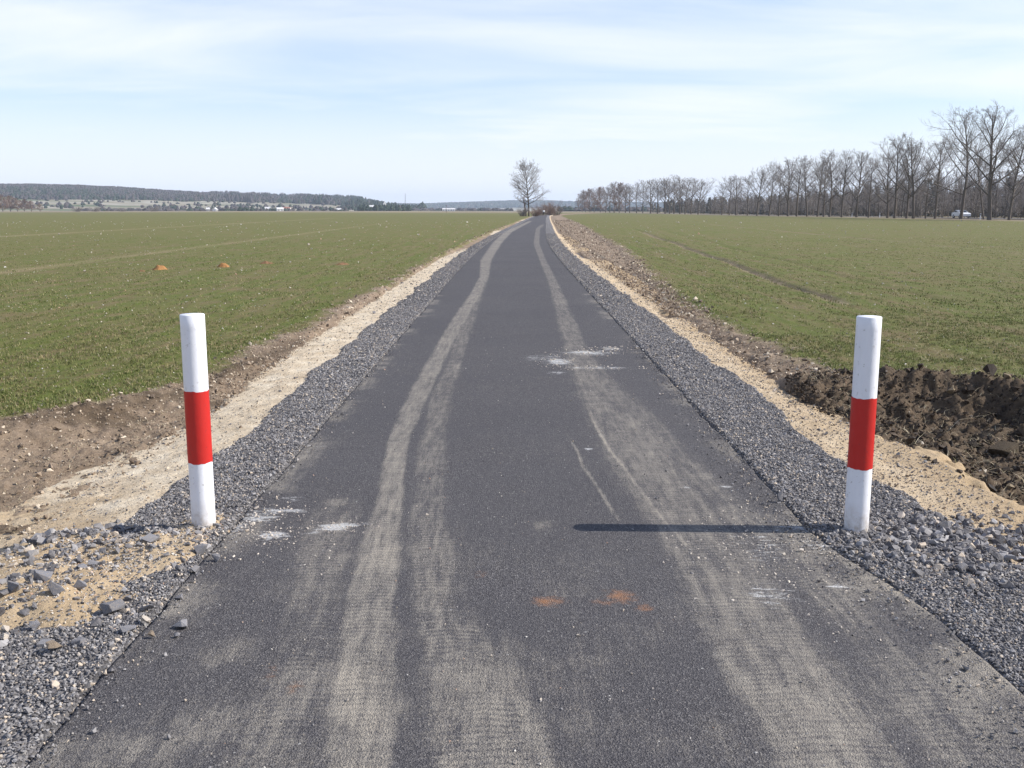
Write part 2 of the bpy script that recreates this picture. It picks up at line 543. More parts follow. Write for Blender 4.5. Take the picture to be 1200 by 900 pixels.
def sandR_z(x, y, s, t):
    z = shoulder_z(x, y, s) - .01 + (fbm(x, y, 5, 4, 71) - .5) * .035 + (fbm(x, y, 30, 3, 72) - .5) * .014
    e = s - (2.66 + .26 * (1 - sstep(6, 9, y)) + .55 * sstep(11, 20, y) + (fbm(x, y, 1.3, 4, 73) - .5) * .40 + (fbm(x, y, 9, 3, 75) - .5) * .25)
    brk = .14 * np.maximum(sstep(.50, .62, fbm(x, y * .6, .6, 5, 74)) * sstep(10, 18, y), sstep(55, 90, y))      # brown soil breaks the sand farther off
    return z - .16 * sstep(-.05, .25, e) - .45 * sstep(.15, .5, e) * (1 - sstep(10, 12, y)) - brk * sstep(2.3, 2.5, s)


def halfR(y): return 1.47 + .20 * (1 - sstep(3.6, 4.9, y))


sandL = sheet('sand_verge', lambda y: 0 * y - 3.6, lambda y: 0 * y - 1.85, 76, sandL_z, M['sand'],
              {'orange': lambda x, y, s: .6 * sstep(.5, .66, fbm(x, y, 1.6, 4, 66)) * (y < 6) + .06})
sandR = sheet('sand_verge', lambda y: 0 * y + 1.95, lambda y: 0 * y + 3.75, 76, sandR_z, M['sand'],
              {'orange': lambda x, y, s: .55 + .35 * sstep(2.3, 2.9, s)})


def gravL_z(x, y, s, t):
    a = -s
    z = shoulder_z(x, y, s) + .012 + (fbm(x, y, 12, 3, 81) - .5) * .025
    e = a - (2.02 + .10 * (1 - sstep(5, 7, y)) + (fbm(x, y, 1.5, 4, 83) - .5) * .22)
    return z - .12 * sstep(-.03, .16, e) - .06 * (1 - sstep(1.43, 1.49, a))


def gravR_z(x, y, s, t):
    z = shoulder_z(x, y, s) + .012 + (fbm(x, y, 12, 3, 85) - .5) * .025
    e = s - (2.16 + .16 * (1 - sstep(4.5, 7, y)) + (fbm(x, y, 1.5, 4, 86) - .5) * .22)
    return z - .12 * sstep(-.03, .16, e) - .06 * (1 - sstep(-.03, .03, s - halfR(y)))


sheet('gravel_shoulder', lambda y: 0 * y - 2.5, lambda y: 0 * y - 1.36, 60, gravL_z, M['gbed'])
sheet('gravel_shoulder', lambda y: 0 * y + 1.38, lambda y: 0 * y + 2.7, 66, gravR_z, M['gbed'])

# earth heap round the left bollard (its own sheet of sandy clay)
n = 150
hx = np.linspace(-2.85, -1.1, n); hy = np.linspace(3.3, 5.6, int(n * 1.3))
HX, HY = np.meshgrid(hx, hy); hxr, hyr = HX.ravel(), HY.ravel()


def heap_z(x, y):
    m = mound(x, y)
    s_ = x - xc(y)
    return shoulder_z(x, y, s_) + .13 * m - .05 + (fbm(x, y, 9, 4, 95) - .5) * .035 * (m > 0.05) + (fbm(x, y, 32, 3, 96) - .5) * .012


me = mesh_np('earth_heap', np.stack([hxr, hyr, heap_z(hxr, hyr)], 1), grid_faces(len(hx), len(hy)), M['sand'],
             {'orange': .45 + .5 * fbm(hxr, hyr, 3, 3, 97)}, smooth=True)
tag(link('earth_heap', me), kind='structure')

# ------------------------------------------------------------------ road


def band(pts, soft=.3):
    """pts: (xpx_left, xpx_right, ypx) edges of a dusty track in the photograph -> mask over road x, y"""
    P = []
    for a, b, yp in pts:
        xa, yw = W(a, yp); xb, _ = W(b, yp)
        P.append((yw, xa, xb))
    P.sort()
    P = np.array(P)
    iu = (1 / P[:, 0])[::-1]

    def LR(y):          # straight in perspective between the measured rows
        yy = np.maximum(y, .5)
        return np.interp(1 / yy, iu, (P[:, 1] / P[:, 0])[::-1]) * yy, np.interp(1 / yy, iu, (P[:, 2] / P[:, 0])[::-1]) * yy

    def f(x, y):
        l, r = LR(y)
        ww = (r - l)
        e = (vnoise(x * 3, y * 2, 7) - .5) * .02
        on = (y >= P[0, 0] - .02) & (y <= P[-1, 0])
        fade = sstep(P[-1, 0], P[-1, 0] * .85, y)
        return sstep(l - soft * ww * .5 + e, l + soft * ww * .5 + e, x) * (1 - sstep(r - soft * ww * .5 + e, r + soft * ww * .5 + e, x)) * on * fade
    def u(x, y):
        l, r = LR(y)
        return (x - l) / (r - l)
    f.u = u
    return f


B_left = band([(622, 626, 258), (590, 600, 272), (577, 588, 285), (563, 576, 305), (562, 573, 325), (551, 564, 345), (526, 545, 380), (498, 517, 430), (478, 503, 463), (457, 482, 510), (446, 472, 563), (432, 470, 613), (408, 465, 700), (398, 464, 760), (388, 462, 850), (380, 460, 905)], .35)
B_left2 = band([(562, 575, 325), (552, 566, 345), (540, 556, 380), (522, 541, 430), (505, 531, 463), (490, 521, 530), (478, 521, 613), (482, 534, 650), (487, 556, 727), (505, 610, 800), (515, 660, 905)], .5)
B_left3 = band([(385, 440, 560), (350, 410, 640), (325, 400, 740), (300, 388, 820), (270, 385, 905)], .6)
B_right = band([(636, 640, 262), (628, 633, 268), (625, 632, 285), (632, 640, 305), (642, 653, 330), (654, 676, 380), (662, 693, 417), (676, 735, 463), (698, 772, 510), (722, 808, 563), (760, 850, 613), (795, 905, 673), (822, 945, 749), (872, 1000, 824), (925, 1060, 905)], .4)
B_right2 = band([(700, 720, 440), (760, 790, 510), (830, 880, 600), (900, 960, 650), (985, 1050, 740), (1050, 1150, 820), (1100, 1215, 905)], .6)
L_edge1 = band([(680, 684, 463), (700, 705, 510), (737, 742, 563), (775, 781, 613), (800, 806, 640)], .5)
L_edge2 = band([(660, 662, 500), (681, 685, 547), (700, 704, 577), (722, 727, 612)], .6)


def blobs(lst):
    L = []
    for px, py, rx, ry, amp in lst:
        xw, yw = W(px, py); sc = yw / FPX
        _, y2 = W(px, py + ry)
        L.append((xw, yw, rx * sc, abs(y2 - yw), amp))

    def f(x, y):
        o = 0
        for xw, yw, rx, ry, a in L:
            o = np.maximum(o, a * np.exp(-(((x - xw) / rx) ** 2 + ((y - yw) / ry) ** 2)))
        return o
    return f


F_dust = blobs([(430, 750, 42, 18, 1.0), (425, 832, 48, 14, .95), (395, 590, 26, 7, .8), (268, 768, 40, 20, .75), (230, 850, 60, 30, .5), (345, 690, 30, 20, .3),
                (680, 660, 45, 18, .38), (655, 690, 30, 20, .3), (600, 780, 60, 30, .35), (575, 885, 40, 12, .6), (700, 860, 60, 22, .35), (240, 700, 40, 12, .3),
                (636, 619, 18, 9, .55), (900, 670, 50, 22, .5), (870, 640, 40, 14, .5), (460, 620, 30, 12, .5), (500, 600, 30, 20, .3), (800, 870, 60, 20, .3), (300, 560, 60, 20, .1),
                (1010, 690, 70, 20, .5), (1100, 800, 80, 40, .45), (120, 870, 60, 14, .3)])
F_white = blobs([(654, 425, 14, 4, 1.2), (690, 414, 30, 2.6, 1.0), (715, 409, 12, 2, .9), (652, 438, 9, 1.6, .8), (695, 432, 34, 1.6, .62), (640, 421, 30, 5, .5), (720, 432, 12, 1.5, .7),
                 (320, 628, 18, 5, 1.25), (395, 619, 28, 4.5, 1.0), (300, 606, 38, 9, .72), (330, 600, 30, 3, .8), (345, 585, 16, 3, .6), (280, 618, 18, 12, .7), (372, 624, 14, 4, .8), (378, 523, 10, 2, .6),
                 (848, 571, 10, 1.8, .9), (803, 572, 6, 1.5, .7), (375, 470, 8, 1.5, .5), (690, 528, 6, 1.5, .7), (985, 688, 14, 2.5, .95), (940, 620, 40, 6, .55), (960, 640, 22, 8, .6), (905, 700, 30, 12, .5), (890, 640, 30, 20, .42)])
F_rust = blobs([(642, 708, 20, 6, 1.0), (728, 702, 20, 8, 1.0), (706, 708, 16, 5, .6), (755, 716, 12, 6, .7), (345, 808, 10, 8, .6), (563, 677, 10, 5, .4), (320, 790, 14, 12, .35)])


def road_attr(x, y):
    n1 = fbm(x, y, 2.2, 4, 101); n2 = fbm(x * 2.2, y * .7, 2.5, 4, 102)
    d = np.maximum.reduce([B_left(x, y) * (.50 + .25 * n1), B_left2(x, y) * (.20 + .32 * n2), B_left3(x, y) * (.12 + .35 * n1),
                           B_right(x, y) * (.24 + .38 * n2), B_right2(x, y) * (.10 + .42 * n1), L_edge1(x, y) * .8, L_edge2(x, y) * .6])
    near = 1 - sstep(3.2, 5.5, y)
    d = np.maximum(d, F_dust(x, y) * (.2 + .75 * n1))
    d = d + near * .26 * sstep(.35, .8, fbm(x * 1.6, y, 2.2, 6, 103))
    d = d + .10 * sstep(.5, .7, fbm(x * .6, y, .9, 5, 104))
    s_ = x - xc(y)
    d = d + .55 * sstep(-.26, 0, -np.minimum(s_ + 1.45, halfR(y) - s_)) * sstep(.35, .65, fbm(x, y, 3, 3, 105)) * (y < 20)
    return np.clip(d, 0, 1)


def tread_attr(x, y):
    o = np.zeros_like(x); best = np.zeros_like(x)
    for B in (B_left, B_left2, B_left3, B_right, B_right2):
        m = B(x, y); k = m > best
        o = np.where(k, B.u(x, y), o); best = np.maximum(best, m)
    return o, best * (1 - sstep(4.2, 7.5, y))


yl = np.concatenate([np.linspace(-9, 1.0, 20), YL])
nR = 250
tt = np.linspace(-1, 1, nR)
eLn = 1.45 + (fbm(yl, yl * 0, 2.4, 4, 111) - .5) * .05
eRn = halfR(yl) + (fbm(yl, yl * 0 + 9, 2.4, 4, 112) - .5) * .06
S = np.where(tt[None, :] < 0, tt[None, :] * eLn[:, None], tt[None, :] * eRn[:, None])
# skirts: the slab's cut edge
S = np.concatenate([S[:, :1] - .015, S, S[:, -1:] + .015], 1)
Yv = np.repeat(yl[:, None], nR + 2, 1)
Xv = S + xc(yl)[:, None]
Zv = .012 * (1 - (S / 1.5) ** 2) + (fbm(Xv, Yv, .8, 3, 113) - .5) * .010
Zv[:, 0] -= .08; Zv[:, -1] -= .08
rx, ry = Xv.ravel(), Yv.ravel()
tu, tm = tread_attr(rx, ry)
me = mesh_np('road', np.stack([rx, ry, Zv.ravel()], 1), grid_faces(nR + 2, len(yl)), M['road'],
             {'dust': road_attr(rx, ry), 'white': np.clip(F_white(rx, ry), 0, 1.2), 'rust': F_rust(rx, ry), 'tread_u': tu, 'tread_m': tm}, smooth=True)
tag(link('road', me), kind='structure')

# ------------------------------------------------------------------ stones
def hull(seed, n=12, flat=.7, jag=.25):
    rr = random.Random(seed)
    bm = bmesh.new()
    for k in range(n):
        v = Vector((rr.gauss(0, 1), rr.gauss(0, 1), rr.gauss(0, 1))).normalized() * (1 - jag * rr.random())
        v = Vector((v.x, v.y * (.62 + .1 * (seed % 4)), v.z * flat))
        bm.verts.new(v * .5)
    bmesh.ops.convex_hull(bm, input=bm.verts[:])
    for v in [v for v in bm.verts if not v.link_faces]: bm.verts.remove(v)
    bmesh.ops.triangulate(bm, faces=bm.faces[:])
    bm.verts.index_update()
    V = np.array([v.co[:] for v in bm.verts]); F = np.array([[v.index for v in f.verts] for f in bm.faces])
    bm.free()
    return V, F


HULLS = [hull(k, 11, .62 + .05 * (k % 5)) for k in range(14)]
HULLS_LO = [hull(50 + k, 8, .7) for k in range(8)]


def rotmats(n, tilt=1.0):
    az = RNG.uniform(0, 2 * np.pi, n); a = RNG.normal(0, .5 * tilt, n); b = RNG.normal(0, .5 * tilt, n)
    ca, sa, cb, sb, cz, sz = np.cos(a), np.sin(a), np.cos(b), np.sin(b), np.cos(az), np.sin(az)
    Z = np.zeros(n); O = np.ones(n)
    Rx = np.stack([O, Z, Z, Z, ca, -sa, Z, sa, ca], 1).reshape(n, 3, 3)
    Ry = np.stack([cb, Z, sb, Z, O, Z, -sb, Z, cb], 1).reshape(n, 3, 3)
    Rz = np.stack([cz, -sz, Z, sz, cz, Z, Z, Z, O], 1).reshape(n, 3, 3)
    return Rz @ Ry @ Rx


def scatter(name, x, y, z, size, mat, hulls=HULLS, sink=.15, kind='stuff', tilt=1.0, label=None):
    n = len(x); which = RNG.integers(0, len(hulls), n); rot = rotmats(n, tilt)
    Vs, Fs, off = [], [], 0
    for k, (V, F) in enumerate(hulls):
        i = np.where(which == k)[0]
        if not len(i): continue
        P = np.einsum('nij,vj->nvi', rot[i], V) * size[i][:, None, None]
        P[:, :, 0] += x[i][:, None]; P[:, :, 1] += y[i][:, None]
        P[:, :, 2] += (z[i] + size[i] * (.28 - sink))[:, None]
        Vs.append(P.reshape(-1, 3))
        Fs.append((F[None] + (np.arange(len(i)) * len(V))[:, None, None]).reshape(-1, 3) + off)
        off += len(i) * len(V)
    me = mesh_np(name, np.concatenate(Vs), np.concatenate(Fs), mat)
    return tag(link(name, me), kind=kind, label=label)


def pick(n, y0, y1, s0, s1, power=1.0):
    u = RNG.random(n)
    y = y0 * (y1 / y0) ** u if power == 1 else y0 + (y1 - y0) * u
    return RNG.uniform(s0, s1, n), y


def grav(side, y0, y1, dens, size, width=1.0):
    n = int((y1 - y0) * width * dens)
    s_ = RNG.uniform(1.42, 1.42 + width, n); y = y0 + (y1 - y0) * RNG.random(n)
    s_ = s_ * side
    x = s_ + xc(y)
    if side < 0:
        zz = gravL_z(x, y, s_, None); ed = -s_ - (2.03 + .10 * (1 - sstep(5, 7, y)) + (fbm(x, y, 1.5, 4, 83) - .5) * .22)
        inner = -s_ - 1.45
    else:
        zz = gravR_z(x, y, s_, None); ed = s_ - (2.17 + .16 * (1 - sstep(4.5, 7, y)) + (fbm(x, y, 1.5, 4, 86) - .5) * .22)
        inner = s_ - halfR(y)
    keep = (RNG.random(n) > sstep(-.06, .10, ed)) & (inner > -.005 + RNG.random(n) * .02)
    if side < 0:
        m = mound(x, y); keep &= (m < .45) | (RNG.random(n) < .22)
    x, y, zz = x[keep], y[keep], zz[keep]
    if side < 0:
        hz = heap_z(x, y); zz = np.where((x > -2.8) & (y > 3.35) & (y < 5.55), np.maximum(zz, hz), zz)
    sz = size * RNG.lognormal(0, .32, len(x))
    return x, y, zz, sz


G = [grav(sd, a, b, d, sz) for sd in (-1, 1) for (a, b, d, sz) in
     ((1.6, 4.8, 8500, .0135), (4.8, 9.0, 7500, .0145), (9, 17, 4200, .018))]
x_, y_, z_, s_ = (np.concatenate([g[k] for g in G]) for k in range(4))
scatter('gravel', x_, y_, z_, s_, M['gravel'], kind='stuff')
G = [grav(sd, a, b, d, sz) for sd in (-1, 1) for (a, b, d, sz) in ((17, 34, 1500, .025), (34, 70, 300, .036))]
x_, y_, z_, s_ = (np.concatenate([g[k] for g in G]) for k in range(4))
scatter('gravel', x_, y_, z_, s_, M['gravel'], HULLS_LO, kind='stuff')

# coarser crushed stone: right of the right bollard and on the heap
def cluster(n, cx, cy, rx_, ry_, size, zf, sig=.35):
    x = RNG.normal(cx, rx_, n); y = RNG.normal(cy, ry_, n)
    k = (y > 1.6)
    x, y = x[k], y[k]
    return x, y, zf(x, y), size * RNG.lognormal(0, sig, len(x))


def zR(x, y): return np.maximum(gravR_z(x, y, x - xc(y), None), sandR_z(x, y, x - xc(y), None))


cs = [cluster(650, 2.35, 4.85, .28, .24, .042, zR), cluster(300, 2.05, 4.55, .2, .25, .034, zR), cluster(160, 1.86, 4.7, .12, .15, .038, zR)]
def zH(x, y): return np.maximum(heap_z(x, y), gravL_z(x, y, x - xc(y), None))
cs += [cluster(230, -2.1, 4.2, .26, .34, .036, zH), cluster(420, -1.9, 4.5, .30, .34, .016, zH), cluster(240, -1.85, 4.75, .28, .22, .030, zH), cluster(110, -1.5, 4.6, .10, .26, .026, zH), cluster(200, -2.15, 4.75, .25, .12, .034, zH)]
x_, y_, z_, s_ = (np.concatenate([g[k] for g in cs]) for k in range(4))
k = (x_ < -1.42) | (x_ > 1.5)
scatter('crushed_stone', x_[k], y_[k], z_[k], np.clip(s_[k], .015, .075), M['gravel'], kind='stuff')
cs = [cluster(2600, -1.95, 4.35, .30, .40, .010, zH), cluster(900, -1.5, 4.85, .16, .2, .009, zH), cluster(500, 2.25, 4.1, .35, .25, .014, zR)]
x_, y_, z_, s_ = (np.concatenate([g[k] for g in cs]) for k in range(4))
k = (x_ < -1.40) | (x_ > 1.55)
scatter('pebbles', x_[k], y_[k], z_[k], s_[k], M['pebble'], HULLS_LO, kind='stuff')

# grit lying loose on the asphalt
n = 5200
gy_ = 2.4 + 9 * RNG.random(n) ** 1.7; gx_ = RNG.uniform(-1.45, 1.6, n)
w = np.abs(gx_) / 1.5
k = RNG.random(n) < (.25 + .75 * w ** 3)
scatter('road_grit', gx_[k], gy_[k], .012 * (1 - (gx_[k] / 1.5) ** 2), .0055 * RNG.lognormal(0, .5, k.sum()), M['gravel'], HULLS_LO, sink=.05)
for sd_, n, wdt in ((1, 3600, .13), (-1, 1500, .06)):
    gy_ = 2.3 + 10 * RNG.random(n) ** 1.5; q = np.abs(RNG.normal(0, wdt, n)) * (1.25 - .07 * gy_)
    gx_ = np.where(sd_ > 0, halfR(gy_) - q, -1.45 + q) + xc(gy_)
    scatter('road_grit', gx_, gy_, .004 + 0 * gx_, .0095 * RNG.lognormal(0, .45, n), M['gravel'], HULLS_LO, sink=.08)
n = 1500
gy_ = 2.4 + 12 * RNG.random(n) ** 1.5; gx_ = RNG.uniform(-1.45, 1.55, n)
scatter('road_grit', gx_, gy_, .012 * (1 - (gx_ / 1.5) ** 2), .0065 * RNG.lognormal(0, .4, n), M['pebble'], HULLS_LO, sink=.05)
px_l, py_l = [], []
for (a, b, ra, rb, am) in [(654, 425, 16, 5, 1), (690, 414, 34, 3, 1), (715, 409, 14, 2, 1), (695, 432, 34, 2, 1), (320, 628, 20, 6, 1), (395, 619, 30, 5, 1), (300, 606, 40, 10, 1), (330, 598, 34, 6, 1), (280, 618, 18, 12, 1), (345, 640, 50, 20, 1)]:
    px_l.append(RNG.normal(a, ra * .8, 110)); py_l.append(RNG.normal(b, rb * .8, 110))
pp = [W(a, b) for a, b in zip(np.concatenate(px_l), np.concatenate(py_l))]
fx_, fy_ = np.array(pp).T
k = np.abs(fx_) < 1.42
scatter('lime_flakes', fx_[k], fy_[k], .012 * (1 - (fx_[k] / 1.5) ** 2), (.0045 + .0009 * fy_[k]) * RNG.lognormal(0, .5, k.sum()), M['rock_pale'], HULLS_LO, sink=.14, tilt=.2)
# plaster crumbs near the right bollard
n = 1500
cx_ = RNG.normal(1.22, .30, n); cy_ = RNG.normal(4.5, .42, n)
k = cx_ < 1.62
scatter('plaster_crumbs', cx_[k], cy_[k], .004 + 0 * cx_[k], .0085 * RNG.lognormal(0, .5, k.sum()), M['rock_pale'], HULLS_LO, sink=.12, tilt=.3)

def on_sand(side, n, y0, y1, size):
    y = y0 * (y1 / y0) ** RNG.random(n); s_ = side * (2.02 + .85 * RNG.random(n)); x = s_ + xc(y)
    z = (sandL_z if side < 0 else sandR_z)(x, y, s_, None)
    return x, y, z, size * (1 + y * .02) * RNG.lognormal(0, .5, n)


G = [on_sand(-1, 3200, 4.2, 16, .0085), on_sand(1, 10500, 4.0, 16, .0085), on_sand(-1, 2200, 16, 60, .013), on_sand(1, 2600, 16, 60, .013)]
x_, y_, z_, s_ = (np.concatenate([g[k] for g in G]) for k in range(4))
scatter('verge_grit', x_, y_, z_, s_, M['gravel'], HULLS_LO)
G = [on_sand(-1, 3500, 4.2, 20, .008), on_sand(1, 7500, 4.0, 20, .009)]
x_, y_, z_, s_ = (np.concatenate([g[k] for g in G]) for k in range(4))
scatter('verge_grit', x_, y_, z_, s_, M['clod'], HULLS_LO)

# clods on the soil strips
def clods(side, n, y0, y1, size, dark=False):
    y = y0 * (y1 / y0) ** RNG.random(n)
    e = eL(y) if side < 0 else eR(y)
    s_ = 2.55 + RNG.random(n) * (e - 2.55 + .35)
    x = side * s_ + xc(y)
    z, g, dk = profile(x, y)
    k = RNG.random(n) > g * .85
    return x[k], y[k], z[k], (size * (1 + y * .012) * RNG.lognormal(0, .5, n))[k]


G = [clods(-1, 9500, 4.5, 14, .013), clods(-1, 1800, 4.5, 11, .022), clods(-1, 4200, 14, 110, .022), clods(1, 3600, 9.5, 30, .022), clods(1, 9000, 16, 170, .030)]
x_, y_, z_, s_ = (np.concatenate([g[k] for g in G]) for k in range(4))
scatter('soil_clods', x_, y_, z_, s_, M['clod'], HULLS_LO)
# the dug hole: dark clods
n = 30000
x_ = RNG.uniform(2.5, 6.0, n); y_ = RNG.uniform(3.4, 10.4, n)
z_, g_, dk_ = profile(x_, y_)
k = (dk_ > .05 + .3 * RNG.random(n))
scatter('dark_clods', x_[k], y_[k], z_[k], .022 * RNG.lognormal(0, .6, k.sum()), M['darkclod'], HULLS_LO, tilt=1.5)

# pale stones and straw bits strewn over the fields
n = 5200
y_ = 7.5 * (150 / 7.5) ** RNG.random(n); x_ = RNG.uniform(-.56, .56, n) * y_
s1 = x_ - xc(y_); k = (s1 < -eL(y_)) | (s1 > eR(y_))
x_, y_ = x_[k], y_[k]; z_, g_, d_ = profile(x_, y_)
scatter('field_stones', x_, y_, z_, (.010 + y_ * .0007) * RNG.lognormal(0, .45, len(x_)), M['pebble'], HULLS_LO, sink=.1)


def strips(name, x, y, z, L, wd, lift, mat, bend=.5, lean=.3, kind='stuff'):
    """narrow curved blades: base, middle, tip"""
    n = len(x); az = RNG.uniform(0, 2 * np.pi, n); ln = np.abs(RNG.normal(0, lean, n)) + .1
    ux, uy = np.cos(az), np.sin(az); px_, py_ = -uy, ux
    def P(h, r, w_, sgn): return np.stack([x + ux * r + px_ * w_ * sgn, y + uy * r + py_ * w_ * sgn, z + h], 1)
    h1, r1 = L * .6 * lift, L * .35 * ln; h2, r2 = L * lift * (1 - bend * .3), L * (ln + bend * .5)
    V = np.stack([P(0 * L - .004, 0 * L, wd, 1), P(0 * L - .004, 0 * L, wd, -1), P(h1, r1, wd * .8, 1), P(h1, r1, wd * .8, -1), P(h2, r2, wd * .15, 1), P(h2, r2, wd * .15, -1)], 1).reshape(-1, 3)
    b = np.arange(n)[:, None] * 6
    F = np.concatenate([b + [0, 1, 3, 2], b + [2, 3, 5, 4]])
    me = mesh_np(name, V, F, mat)
    return tag(link(name, me), kind=kind)


# young grass: tufts of bent blades, thick near, thin far
def tufts(n, y0, y1):
    y = y0 * (y1 / y0) ** RNG.random(n); x = RNG.uniform(-.60, .60, n) * y
    s1 = x - xc(y)
    z, g, dk = profile(x, y)
    pch = .5 * fbm(x, y, 1.4, 4, 201) + .5 * fbm(x * 5.5, y * .5, 1.0, 4, 202)
    k = (g > .5) & (RNG.random(n) < (.15 + .6 * sstep(.38, .66, pch) - .12 * sstep(.5, .65, fbm(x, y, .5, 3, 203)))) & (np.abs(s1) > 2.3)
    return x[k], y[k], z[k]


x_, y_, z_ = tufts(105000, 6.2, 16)
rep = 5
x_ = np.repeat(x_, rep) + RNG.normal(0, .014, len(x_) * rep); y_ = np.repeat(y_, rep) + RNG.normal(0, .014, len(y_) * rep); z_ = np.repeat(z_, rep)
n = len(x_)
strips('grass', x_, y_, z_, (.029 * RNG.lognormal(0, .35, n)), .0026 + 0 * x_, .75, M['blade'])
x_, y_, z_ = tufts(80000, 16, 60)
rep = 3
x_ = np.repeat(x_, rep) + RNG.normal(0, .03, len(x_) * rep); y_ = np.repeat(y_, rep) + RNG.normal(0, .03, len(y_) * rep); z_ = np.repeat(z_, rep)
n = len(x_)
strips('grass', x_, y_, z_, .038 * RNG.lognormal(0, .3, n), .005 + 0 * x_, .7, M['blade'])
# dry straw: on field, in the hole and on the soil strips
n = 9000
y_ = 5 * (40 / 5) ** RNG.random(n); x_ = RNG.uniform(-.58, .58, n) * y_
z_, g_, dk_ = profile(x_, y_); k = (np.abs(x_ - xc(y_)) > 2.7)
x_, y_, z_, dk_ = x_[k], y_[k], z_[k], dk_[k]
strips('dry_straw', x_, y_, z_ + .006, .05 * RNG.lognormal(0, .5, len(x_)) * (1 + dk_), .0016 + .00009 * y_, .25, M['straw'], lean=.7)


n = 5200
x_ = RNG.uniform(2.7, 6.4, n); y_ = RNG.uniform(3.4, 10.6, n); z_, g_, dk_ = profile(x_, y_); k = (dk_ > .2)
strips('dry_straw', x_[k], y_[k], z_[k] + .012, .075 * RNG.lognormal(0, .5, k.sum()), .0017 + 0 * x_[k], .22, M['straw'], lean=.7)
n = 6000
x_ = RNG.uniform(2.7, 6.4, n); y_ = RNG.uniform(4, 10.2, n); z_, g_, dk_ = profile(x_, y_); k = (dk_ > .2) & (fbm(x_, y_, 1.9, 3, 222) > .60)
strips('turf_remains', x_[k], y_[k], z_[k], .045 * RNG.lognormal(0, .4, k.sum()), .003 + 0 * x_[k], .6, M['blade'])
n = 9000
y_ = 4.5 * (16 / 4.5) ** RNG.random(n); s_ = -(2.7 + RNG.random(n) * 3.2); x_ = s_ + xc(y_); z_, g_, dk_ = profile(x_, y_); k = (g_ < .8)
strips('dry_straw', x_[k], y_[k], z_[k] + .004, .035 * RNG.lognormal(0, .6, k.sum()), .0013 + 0 * x_[k], .18, M['straw'], lean=.8)

# ------------------------------------------------------------------ single rocks
def rock_mesh(seed, n=16, flat=.65, mat=None):
    V, F = hull(seed, n, flat, .3)
    bm = bmesh.new()
    vs = [bm.verts.new(v) for v in V]
    for f in F: bm.faces.new([vs[i] for i in f])
    bmesh.ops.dissolve_limit(bm, angle_limit=R(9), verts=bm.verts[:], edges=bm.edges[:])
    bmesh.ops.bevel(bm, geom=bm.edges[:], offset=.010, segments=1, affect='EDGES')
    bmesh.ops.recalc_face_normals(bm, faces=bm.faces[:])
    return bm_mesh('rock', bm, mat or M['rock'])


